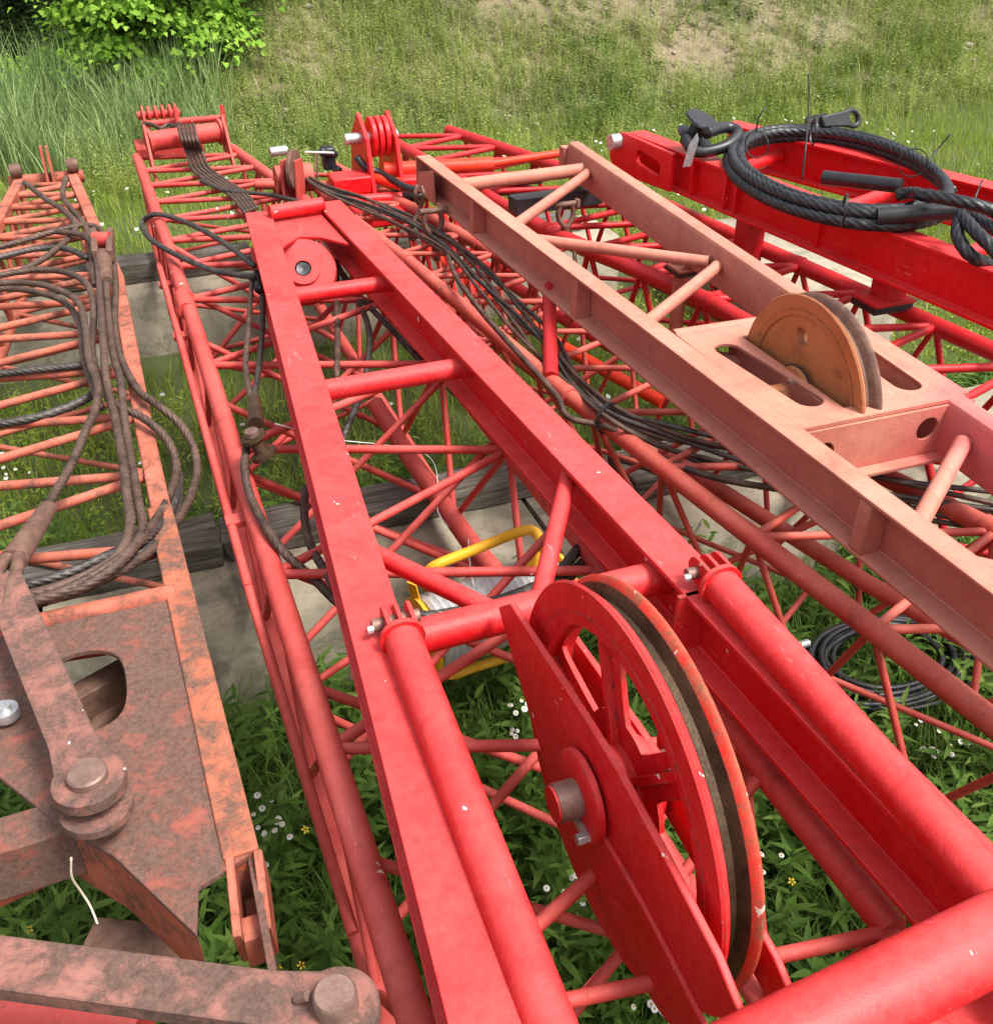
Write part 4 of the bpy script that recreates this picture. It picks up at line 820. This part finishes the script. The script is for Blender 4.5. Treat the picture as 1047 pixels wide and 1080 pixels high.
MB().box((hy.x-.18,hy.y-.10,hy.z-.12),(.22,.16,.09)).box((hy.x-.1,hy.y-.32,hy.z-.24),(.26,.22,.07)).box((hy.x+.14,hy.y-.12,hy.z-.14),(.13,.2,.08)).tube((hy.x-.3,hy.y-.2,hy.z-.18),(hy.x+.2,hy.y-.22,hy.z-.2),.03,12).out('head_frame',M['new'],hd,bevel=.01)
mb=MB()
for i in range(7): mb.tube((hy.x+.0+i*.05,hy.y-.55,hy.z-.2),(hy.x+.04+i*.05,hy.y-.75,.6),.012,8)
mb.out('head_braces',M['new'],hd)
MB().tube((1.312,5.403,1.100),(1.463,5.227,1.080),.030,18).out('short_cylinder',M['orange'],hd)
MB().box((1.178,5.666,1.140),(.07,.08,.12)).tube((1.118,5.564,1.200),(1.223,5.671,1.150),.022,10).tube((1.182,5.701,1.100),(1.205,5.525,1.100),.02,10).out('motor',M['dark'],hd,bevel=.01)
MB().tube((1.098,5.572,1.200),(1.130,5.804,1.000),.006,8).tube((1.040,5.594,1.200),(1.181,5.518,1.200),.006,8).out('rod',M['white'],hd)
cyl=thing('hydraulic_cylinder','long orange red cylinder lying crosswise behind the salmon frame','cylinder',(1.924,5.330,1.100))
MB().tube((1.420,5.382,1.120),(2.016,5.276,1.120),.040,18).out('barrel',M['orange'],cyl)
MB().tube((1.992,5.286,1.120),(2.485,5.293,1.140),.022,14).out('piston_rod',M['orange'],cyl)
sweep_obj('black_hose',[[(1.276,5.397,1.200),(1.311,5.364,1.150),(1.381,5.337,1.120),(1.431,5.239,1.100),(1.480,5.144,1.080),(1.564,5.075,1.080),(1.727,5.087,1.080),(1.967,5.147,1.060),(2.310,5.286,1.000)]],.020,M['blk'],None,12,.02); tag(C.objects[-1],'black hose running from the far red head behind the salmon frame','hose')
sweep_obj('black_hose',[[(1.449,5.322,1.000),(1.516,5.185,1.020),(1.617,5.165,1.020),(1.873,5.196,1.000),(2.255,5.294,0.950)]],.026,M['blk'],None,12,.02); tag(C.objects[-1],'thick black hose lying lower behind the salmon frame','hose')
# ------------------------------------------------------------------ wire ropes
def wr(pts,r,label,mat='rope',group=None,fine=True):
    o=rope('wire_rope',pts,r,M[mat],None,fine); return tag(o,label,'wire rope',group)
G1='brown wire ropes heaped on the rusty left boom'
R1=.0135
wr([(-0.678,4.939,1.060),(-0.521,4.987,1.060),(-0.400,5.053,1.060),(-0.271,5.103,1.070),(-0.141,5.111,1.080),(-0.074,5.027,1.070),(-0.047,4.777,1.060),(-0.055,4.301,1.060),(-0.084,3.911,1.050),(-0.084,3.588,1.050),(-0.047,3.269,1.060),(0.015,3.098,1.060),(0.066,3.019,1.020),(0.087,2.901,0.980),(0.067,2.760,0.960),(0.001,2.548,0.980),(-0.088,2.319,1.040),(-0.196,2.196,1.070),(-0.322,2.169,1.060),(-0.518,2.180,1.050)],R1,'rope with the widest loop, swinging out past the rusty boom','rope',G1)
wr([(-0.649,4.475,1.080),(-0.505,4.536,1.080),(-0.336,4.543,1.080),(-0.212,4.423,1.080),(-0.154,4.173,1.100),(-0.155,3.913,1.080),(-0.175,3.597,1.080),(-0.164,3.348,1.080),(-0.127,3.148,1.080),(-0.048,3.033,1.070),(0.009,2.923,1.040),(0.023,2.816,1.000),(-0.011,2.655,1.000),(-0.076,2.403,1.060),(-0.166,2.218,1.100),(-0.292,2.135,1.100),(-0.425,2.143,1.080),(-0.515,2.174,1.060)],R1,'rope with the inner of the two loops past the rusty boom','rope',G1)
wr([(-0.266,4.989,1.100),(-0.153,4.888,1.100),(-0.113,4.679,1.100),(-0.111,4.386,1.100),(-0.122,4.000,1.100),(-0.129,3.572,1.120),(-0.138,3.295,1.100),(-0.128,3.005,1.100),(-0.122,2.753,1.100),(-0.124,2.532,1.100),(-0.128,2.361,1.100),(-0.165,2.239,1.100),(-0.247,2.174,1.100),(-0.356,2.148,1.100),(-0.503,2.147,1.100)],R1,'rope running straight along the top of the rusty boom beside its edge','rope',G1)
wr([(-0.087,4.248,1.100),(-0.101,3.942,1.080),(-0.106,3.553,1.080),(-0.095,3.321,1.080),(-0.102,3.034,1.080),(-0.101,2.722,1.080),(-0.099,2.504,1.080),(-0.101,2.358,1.080),(-0.155,2.214,1.100),(-0.237,2.142,1.100),(-0.340,2.137,1.080)],R1,'rope dropping from the big socket on the rusty boom','rope',G1)
wr([(-0.596,4.343,1.120),(-0.417,4.297,1.120),(-0.293,4.193,1.120),(-0.202,3.999,1.120),(-0.184,3.728,1.120),(-0.183,3.425,1.120),(-0.165,3.224,1.120),(-0.178,3.052,1.120),(-0.215,2.903,1.120),(-0.246,2.765,1.120),(-0.275,2.663,1.120),(-0.306,2.570,1.120),(-0.322,2.510,1.120)],.0125,'rope leading down to the tapered socket of the upper steel link','rope',G1)
wr([(-0.650,4.396,1.060),(-0.507,4.430,1.060),(-0.360,4.328,1.060),(-0.253,4.156,1.060),(-0.208,3.886,1.060),(-0.208,3.613,1.060),(-0.191,3.401,1.060),(-0.171,3.170,1.060)],R1,'lowest of the ropes curving in from the left edge','rope',G1)
wr([(-0.664,4.724,1.070),(-0.514,4.806,1.070),(-0.356,4.865,1.070),(-0.236,4.819,1.070),(-0.152,4.654,1.070)],R1,'short rope arching into the socket from the left edge','rope2',G1)
wr([(-0.620,3.648,1.030),(-0.495,3.632,1.030),(-0.353,3.618,1.030),(-0.192,3.598,1.030)],R1,'dark rope crossing the rusty boom near its middle','rope2',G1)
wr([(-0.603,3.263,1.020),(-0.489,3.253,1.020),(-0.343,3.267,1.020),(-0.205,3.353,1.020),(-0.177,3.482,1.020)],R1*1.1,'dark rope crossing the rusty boom below the others','rope2',G1)
wr([(-0.412,5.912,1.100),(-0.331,5.715,1.070),(-0.256,5.495,1.070),(-0.206,5.311,1.070),(-0.184,5.161,1.070),(-0.206,5.005,1.070),(-0.317,4.743,1.070),(-0.433,4.573,1.070)],.014,'rope from the left roller at the tip of the rusty boom','rope',G1)
wr([(-0.203,5.928,1.100),(-0.232,5.750,1.070),(-0.210,5.511,1.070),(-0.156,5.228,1.070),(-0.131,4.976,1.070),(-0.131,4.672,1.070),(-0.136,4.305,1.070)],.014,'rope from the right roller at the tip of the rusty boom','rope',G1)
wr([(0.014,2.782,0.970),(-0.014,2.574,1.000),(-0.105,2.328,1.070),(-0.181,2.327,1.050),(-0.300,2.277,1.050),(-0.412,2.266,1.050),(-0.522,2.280,1.050)],R1,'rope at the top of the tied bundle above the oval hole plate','rope2',G1)
wr([(0.028,2.823,0.960),(-0.014,2.554,0.980),(-0.099,2.333,1.040),(-0.188,2.283,1.030),(-0.283,2.226,1.030),(-0.373,2.204,1.030),(-0.460,2.203,1.030),(-0.524,2.208,1.030)],R1,'rope at the bottom of the tied bundle above the oval hole plate','rope2',G1)
# sockets on b1
t=thing('wire_rope_socket','large open socket with a pink pin on the right edge of the rusty boom','rope socket',(-0.096,4.588,1.050))
MB().tube((-0.082,4.562,1.100),(-0.088,4.237,1.100),.036,20,r2=.024).out('body',M['rust'],t)
for q in ((99,246),(117,244)): 
    a=V((-0.106,4.866,1.110)) if q[0]==99 else V((-0.033,4.838,1.110)); b=V((-0.113,4.544,1.110)) if q[0]==99 else V((-0.055,4.521,1.110)); MB().prism([(-.014,-.03),(.014,-.03),(.014,.03),(-.014,.03)],a,b).out('fork_arm',M['rust'],t,bevel=.006)
MB().tube((-0.110,4.737,1.120),(-0.042,4.711,1.120),.036,20).out('pin',M['b2'],t)
t=thing('wire_rope_socket','long tapered socket joining rope to the upper steel link','rope socket',(-0.390,2.393,1.100))
MB().tube((-0.322,2.480,1.130),(-0.400,2.229,1.150),.023,24,r2=.032).out('body',M['rust'],t)
sweep_obj('fork',[[(-0.393,2.253,1.160),(-0.423,2.215,1.160),(-0.433,2.147,1.160),(-0.436,2.080,1.160)],[(-0.385,2.233,1.160),(-0.388,2.177,1.160),(-0.400,2.111,1.160),(-0.406,2.032,1.160)]],.016,M['rust'],t,12,.01)
# ropes on b2 and the red frame
G2='grey brown hoist ropes running from the far drum to the red frame'
for k in range(5):
    o=k*5.2; nm=['leftmost','second from left','middle','second from right','rightmost'][k]
    wr([p for p in [V(a).lerp(V(b),k/4) for a,b in zip([(0.465,6.521,1.190),(0.447,6.206,1.190),(0.468,6.243,1.100),(0.472,6.090,1.040),(0.529,5.759,1.040),(0.597,5.485,1.040),(0.603,5.029,1.080)],[(0.554,6.513,1.190),(0.529,6.174,1.190),(0.551,6.211,1.100),(0.564,6.098,1.040),(0.616,5.785,1.040),(0.676,5.510,1.040),(0.674,5.084,1.080)])]],.0105,nm+' of the five hoist ropes coming off the far drum','rope',G2,False)
wr([(0.485,5.797,1.050),(0.571,5.570,1.050),(0.690,5.468,1.050),(0.813,5.365,1.050),(0.935,5.175,1.050),(0.986,4.877,1.100)],.011,'single rope crossing from the hoist ropes to the middle boom','rope2',None,False)
wr([(0.492,4.038,1.160),(0.453,4.399,1.120),(0.378,4.820,1.080),(0.279,5.159,1.050),(0.183,5.262,1.050),(0.121,5.292,1.000),(0.133,4.894,1.050),(0.219,4.563,1.070),(0.342,4.212,1.100),(0.457,3.982,1.140),(0.484,3.960,1.140)],.013,'dark rope looping out over the left side of the long red boom','rope2')
t=thing('rope_sling','two leg rope sling with a spool shaped pin hanging beside the left red beam','rope sling',(0.270,2.785,1.050))
rope('rope_leg',[(0.476,4.020,1.120),(0.421,3.738,1.120),(0.369,3.469,1.120),(0.314,3.193,1.120),(0.294,2.996,1.120),(0.292,2.912,1.120)],.010,M['rope'],t)
rope('rope_leg',[(0.504,3.975,1.100),(0.455,3.676,1.100),(0.405,3.414,1.100),(0.354,3.182,1.100),(0.308,2.969,1.120),(0.299,2.950,1.100)],.0105,M['rope2'],t)
MB().tube((0.299,2.937,1.120),(0.275,2.758,1.120),.017,20,r2=.026).out('socket',M['groove'],t)
MB().lathe([(0,-.005),(.040,-.005),(.040,.008),(.022,.012),(.022,.05),(.040,.056),(.040,.07),(0,.07)],(0.250,2.649,1.140),(.35,-.2,-.9),32).out('spool_pin',M['groove'],t)
MB().lathe([(0,0),(.021,0),(.021,.016),(0,.018)],(0.248,2.643,1.150),(-.1,.0,1),24).out('pin_head',M['pin'],t)
rope('tail_rope',[(0.230,2.677,1.100),(0.205,2.576,1.080),(0.201,2.463,1.050),(0.219,2.266,1.050),(0.250,2.182,1.020),(0.297,2.122,0.980),(0.350,2.014,0.950),(0.435,1.983,0.900)],.0125,M['rope'],t)
wr([(0.367,2.537,1.000),(0.333,2.388,1.000),(0.320,2.244,1.000),(0.332,2.102,1.000),(0.350,1.969,1.000),(0.376,1.879,1.000)],.0125,'short rope coming out from under the left red beam','rope')
wr([(0.505,4.055,1.120),(0.494,3.968,1.120),(0.479,3.863,1.120)],.02,'black lashing at the edge of the left red beam','blk')
wr([(0.878,4.247,1.060),(0.817,4.014,1.000),(0.727,3.624,1.000),(0.640,3.276,1.000),(0.629,3.346,0.900)],.0125,'straight rope dropping from the guide sheave of the red frame','rope')
wr([(0.874,4.214,1.050),(0.887,3.964,1.000),(0.847,3.597,1.000),(0.770,3.354,0.950),(0.690,3.200,0.900),(0.596,3.053,0.850),(0.552,3.070,0.700)],.0125,'curving rope below the two upper cross tubes of the red frame','rope2')
wr([(0.868,4.154,1.050),(0.906,3.911,1.000),(0.932,3.594,1.000),(0.984,3.342,0.950),(1.048,3.142,0.900)],.0125,'rope running diagonally under the right red beam','rope2')
wr([(0.443,2.060,0.900),(0.488,1.936,0.950),(0.552,1.895,0.950),(0.674,1.910,0.930),(0.805,1.901,0.950),(0.901,1.902,0.980),(0.975,1.945,1.000),(1.071,2.027,1.000)],.0155,'thick dark rope passing behind the first big cross tube','rope2')
wr([(0.450,2.049,0.860),(0.498,1.930,0.920),(0.590,1.894,0.920),(0.715,1.913,0.900),(0.834,1.904,0.930),(0.927,1.898,0.960),(1.003,1.930,0.980),(1.088,1.972,1.000)],.0155,'second thick dark rope just below its twin behind the big cross tube','rope2')
# cable bundle to the right
G3='grey brown cables bundled along the middle boom'
names=['uppermost','second from top','third from top','fourth from top','second lowest','lowest']
for k in range(6):
    f=.12+k/6.5; A_=[(1.010,5.600,1.100),(1.089,5.333,1.080),(1.233,5.094,1.070),(1.357,4.740,1.070),(1.465,4.360,1.070),(1.475,3.861,1.070),(1.467,3.540,1.050),(1.490,3.237,1.030),(1.441,2.899,1.020),(1.419,2.577,1.050),(1.492,2.392,1.070),(1.625,2.269,1.070),(1.777,2.135,1.070),(1.938,1.896,1.070),(2.197,1.687,1.070)]
    B_=[(0.982,5.529,1.080),(1.044,5.257,1.060),(1.184,5.012,1.030),(1.289,4.648,1.030),(1.360,4.190,1.030),(1.351,3.704,1.030),(1.352,3.334,1.020),(1.346,3.021,1.000),(1.356,2.777,1.000),(1.350,2.493,1.050),(1.480,2.389,0.980),(1.568,2.236,0.970),(1.697,2.091,0.970),(1.923,1.880,0.950),(2.182,1.625,0.950)]
    pts=[]
    for i,(a,b) in enumerate(zip(A_,B_)):
        w=f+.12*math.sin(i*1.7+k*2.1); pts.append(tuple(V(a).lerp(V(b),w)+V((0,0,.012*(k%2)))))
    wr(pts,.0085,names[k]+' cable of the bundle lying along the middle boom','rope' if k%3 else 'rope2',G3,False)
MB().lathe([(.05,-.006),(.056,-.006),(.056,.006),(.05,.006)],(1.376,2.556,1.030),(.5,-1,0),20,closed=True).out('cable_tie',M['blk']); tag(C.objects[-1],'black tie binding the cable bundle to the middle boom','cable tie')
wr([(1.527,4.784,0.970),(1.418,4.335,1.020),(1.295,3.842,1.080),(1.263,3.466,1.080),(1.253,3.090,1.080),(1.271,2.744,1.050),(1.262,2.607,1.030),(1.367,2.503,1.020),(1.450,2.302,1.000),(1.553,2.136,1.000),(1.769,2.001,0.980)],.011,'rope trailing from the left rusty shackle','rope',None,False)
wr([(2.180,4.631,0.960),(2.124,4.461,0.950),(2.086,4.329,0.900),(2.047,4.213,0.800)],.011,'short rope below the rusty shackle between the salmon beams','rope',None,False)
# black coil on bright red frame
t=thing('coiled_wire_rope','thick black coiled wire rope lying on top of the bright red frame','wire rope',(3.027,3.661,1.370))
_tp,_bt,_lf,_rt=V((3.419,4.254,1.400)),V((2.702,3.176,1.400)),V((2.745,4.061,1.400)),V((3.296,3.255,1.400)); cc=(_tp+_bt+_lf+_rt)/4; ex=(_rt-_lf)/2; ey=(_tp-_bt)/2
pts=[]
for i in range(0,12*4+1):
    a=2*math.pi*i/12; k=a/(2*math.pi); s=float(np.interp(k,[0,.9,1.1,1.9,2.1,2.9,3.1,4.9],[1.04,1.04,.955,.955,1.0,1.0,.92,.92]))
    p=cc+ex*math.cos(a)*s+ey*math.sin(a)*s; pts.append((p.x,p.y,1.368+float(np.interp(k,[0,1.9,2.15,5],[0,0,.036,.036]))+.010*math.sin(a+1)))
tail=[(2.983,2.936,1.470),(3.053,2.894,1.420),(2.995,2.734,1.420),(2.935,2.514,1.420)]
rope('coil',[tuple(p) for p in pts[:-1]],.0235,M['ropeblk'],t)
rope('rope_tail',[(2.931,3.156,1.430),(2.959,3.113,1.450),(2.933,3.008,1.470),(3.079,2.973,1.420),(3.028,2.769,1.420),(2.950,2.508,1.420)],.0235,M['ropeblk'],t)
rope('eye_loop',[(2.864,2.938,1.500),(2.928,2.811,1.500),(3.010,2.740,1.480),(3.158,2.671,1.420)],.0235,M['ropeblk'],t)
rope('eye_loop',[(2.899,2.779,1.460),(2.835,2.704,1.420),(2.821,2.617,1.380),(2.905,2.600,1.340),(2.984,2.600,1.340)],.0235,M['ropeblk'],t)
rope('eye_loop',[(2.898,2.781,1.470),(2.848,2.636,1.450),(2.848,2.547,1.420),(2.860,2.479,1.380)],.0235,M['ropeblk'],t)
MB().tube((2.889,3.565,1.400),(3.064,3.284,1.420),.030,20).out('sleeve',M['blk'],t)
MB().tube((2.753,3.040,1.400),(2.993,2.885,1.440),.034,20).out('sleeve',M['blk'],t)
MB().tube((2.958,3.137,1.360),(2.881,3.226,1.300),.04,20,r2=.03).out('sleeve_end',M['blk'],t)
sweep_obj('tie_tail',[[(2.983,4.236,1.440),(2.991,4.240,1.500),(3.019,4.238,1.550)]],.004,M['blk'],t,6,.02)
sweep_obj('tie_tail',[[(3.010,3.858,1.300),(3.051,3.929,1.450),(3.206,4.143,1.520),(3.239,4.236,1.680)]],.0045,M['blk'],t,6,.02)
sweep_obj('tie_tail',[[(3.353,3.468,1.440),(3.428,3.508,1.480),(3.476,3.499,1.550)]],.004,M['blk'],t,6,.02)
sweep_obj('tie_tail',[[(3.081,2.905,1.450),(3.121,2.939,1.480),(3.149,2.955,1.520)]],.004,M['blk'],t,6,.02)
for (a,b) in (((2.881,4.143,1.460),(2.847,3.950,1.400)),((3.307,4.227,1.460),(3.165,4.019,1.420)),((2.728,3.211,1.440),(2.554,2.994,1.400)),((3.360,3.499,1.460),(3.239,3.495,1.420))):
    c=(V(a)+V(b))/2; MB().lathe([(.058,-.004),(.062,-.004),(.062,.004),(.058,.004)],c,tuple((V((c.x,c.y,0))-V((cc.x,cc.y,0))).cross(V((0,0,1)))),20,closed=True).out('tie_band',M['blk'],t)
t=thing('shackle','black shackle with a white tag at the left end of the coiled black rope','shackle',(2.805,4.424,1.360))
MB().lathe([(0,-.05),(.085,-.05),(.09,-.04),(.04,-.025),(.04,.025),(.09,.04),(.085,.05),(0,.05)],(2.728,4.350,1.450),(.25,-.35,.9),28).out('thimble_pin',M['blk'],t)
sweep_obj('bow',[[(2.630,4.303,1.420),(2.645,4.204,1.380),(2.782,4.178,1.400),(2.881,4.235,1.440),(2.838,4.281,1.460),(2.693,4.216,1.460)]],.028,M['blk'],t,14,.012)
MB().plate([(0,0),(.045,.0),(.05,.12),(.03,.15),(.0,.10)],[],.002,((2.547,4.158,1.330),(1,.1,0),(.2,0,1))).out('label_tag',M['zinc'],t)
t=thing('thimble_eye','black steel thimble eye lying behind the coiled black rope','thimble',(3.668,4.445,1.400))
MB().plate([(-.14,-.030),(0,-.038)]+circ(.05,0,.052,20,-math.pi/2,math.pi/2)+[(0,.038),(-.14,.025)],[circ(.055,0,.026,18)],.03,((3.489,4.248,1.450),tuple((V((3.626,4.289,1.440))-V((3.418,4.280,1.440))).normalized()),tuple(V((-.2,.35,.9)).normalized()))).out('eye',M['blk'],t,bevel=.008)
MB().tube((3.406,4.411,1.400),(3.499,4.368,1.420),.038,16).out('ferrule',M['blk'],t)
# hose coil on the ground
paths=[]
cc=V((2.291,1.997,0.050))
for k in range(9):
    rx_=.34*(1-.042*k); ry_=.21*(1-.04*k); ox=random.uniform(-.02,.02); oy=random.uniform(-.015,.015); ph=random.uniform(0,6)
    paths.append([(cc.x+ox+rx_*math.cos(a+ph)+.012*math.sin(3*a+k),cc.y+oy+ry_*math.sin(a+ph)+.01*math.cos(2*a+k),.13+.014*(k%3)+.012*math.sin(a+ph)) for a in [2*math.pi*i/22 for i in range(23)]])
o=sweep_obj('hose_coil',paths,.0115,M['blk'],None,12,.015); tag(o,'coil of black hose lying in the grass under the middle boom','hose coil')
MB().tube((2.003,2.142,0.180),(2.044,2.142,0.180),.016,12).out('hose_fitting',M['zinc'],o)
# ------------------------------------------------------------------ camera, light, world
sc=bpy.context.scene
cam=bpy.data.cameras.new('camera'); co=bpy.data.objects.new('camera',cam); C.objects.link(co); sc.camera=co
cam.sensor_fit='HORIZONTAL'; cam.sensor_width=36; cam.lens=36.0; cam.clip_start=.05; cam.clip_end=500
psi=math.radians(21.1); th_=math.radians(34)
Rv=V((math.cos(psi),-math.sin(psi),0)); Fv=V((math.cos(th_)*math.sin(psi),math.cos(th_)*math.cos(psi),-math.sin(th_))); Uv=Rv.cross(Fv)
co.matrix_world=Matrix(((Rv.x,Uv.x,-Fv.x,0),(Rv.y,Uv.y,-Fv.y,0),(Rv.z,Uv.z,-Fv.z,2.6),(0,0,0,1)))
w=bpy.data.worlds.new('World'); sc.world=w; w.use_nodes=True; wt=w.node_tree; wt.nodes.clear()
wo=wt.nodes.new('ShaderNodeOutputWorld'); bg=wt.nodes.new('ShaderNodeBackground'); sk=wt.nodes.new('ShaderNodeTexSky'); sk.sky_type='NISHITA'; sk.sun_disc=False
SE,SR=math.radians(60),math.radians(138)
sk.sun_elevation=SE; sk.sun_rotation=SR; sk.air_density=1.0; sk.dust_density=4.0; sk.ozone_density=1.0
hs=wt.nodes.new('ShaderNodeHueSaturation'); hs.inputs['Saturation'].default_value=.35
wt.links.new(sk.outputs[0],hs.inputs['Color']); wt.links.new(hs.outputs[0],bg.inputs[0]); bg.inputs[1].default_value=.13; wt.links.new(bg.outputs[0],wo.inputs[0])
sl=bpy.data.lights.new('sun','SUN'); sl.energy=2.2; sl.angle=math.radians(16); sl.color=(1,.96,.9)
so_=bpy.data.objects.new('sun',sl); C.objects.link(so_)
dv=V((math.sin(SR)*math.cos(SE),math.cos(SR)*math.cos(SE),math.sin(SE))); so_.rotation_euler=(-dv).to_track_quat('-Z','Y').to_euler()
sc.view_settings.view_transform='Standard'; sc.view_settings.look='None'; sc.view_settings.gamma=1; sc.view_settings.exposure=1.12
sc.render.engine='CYCLES'
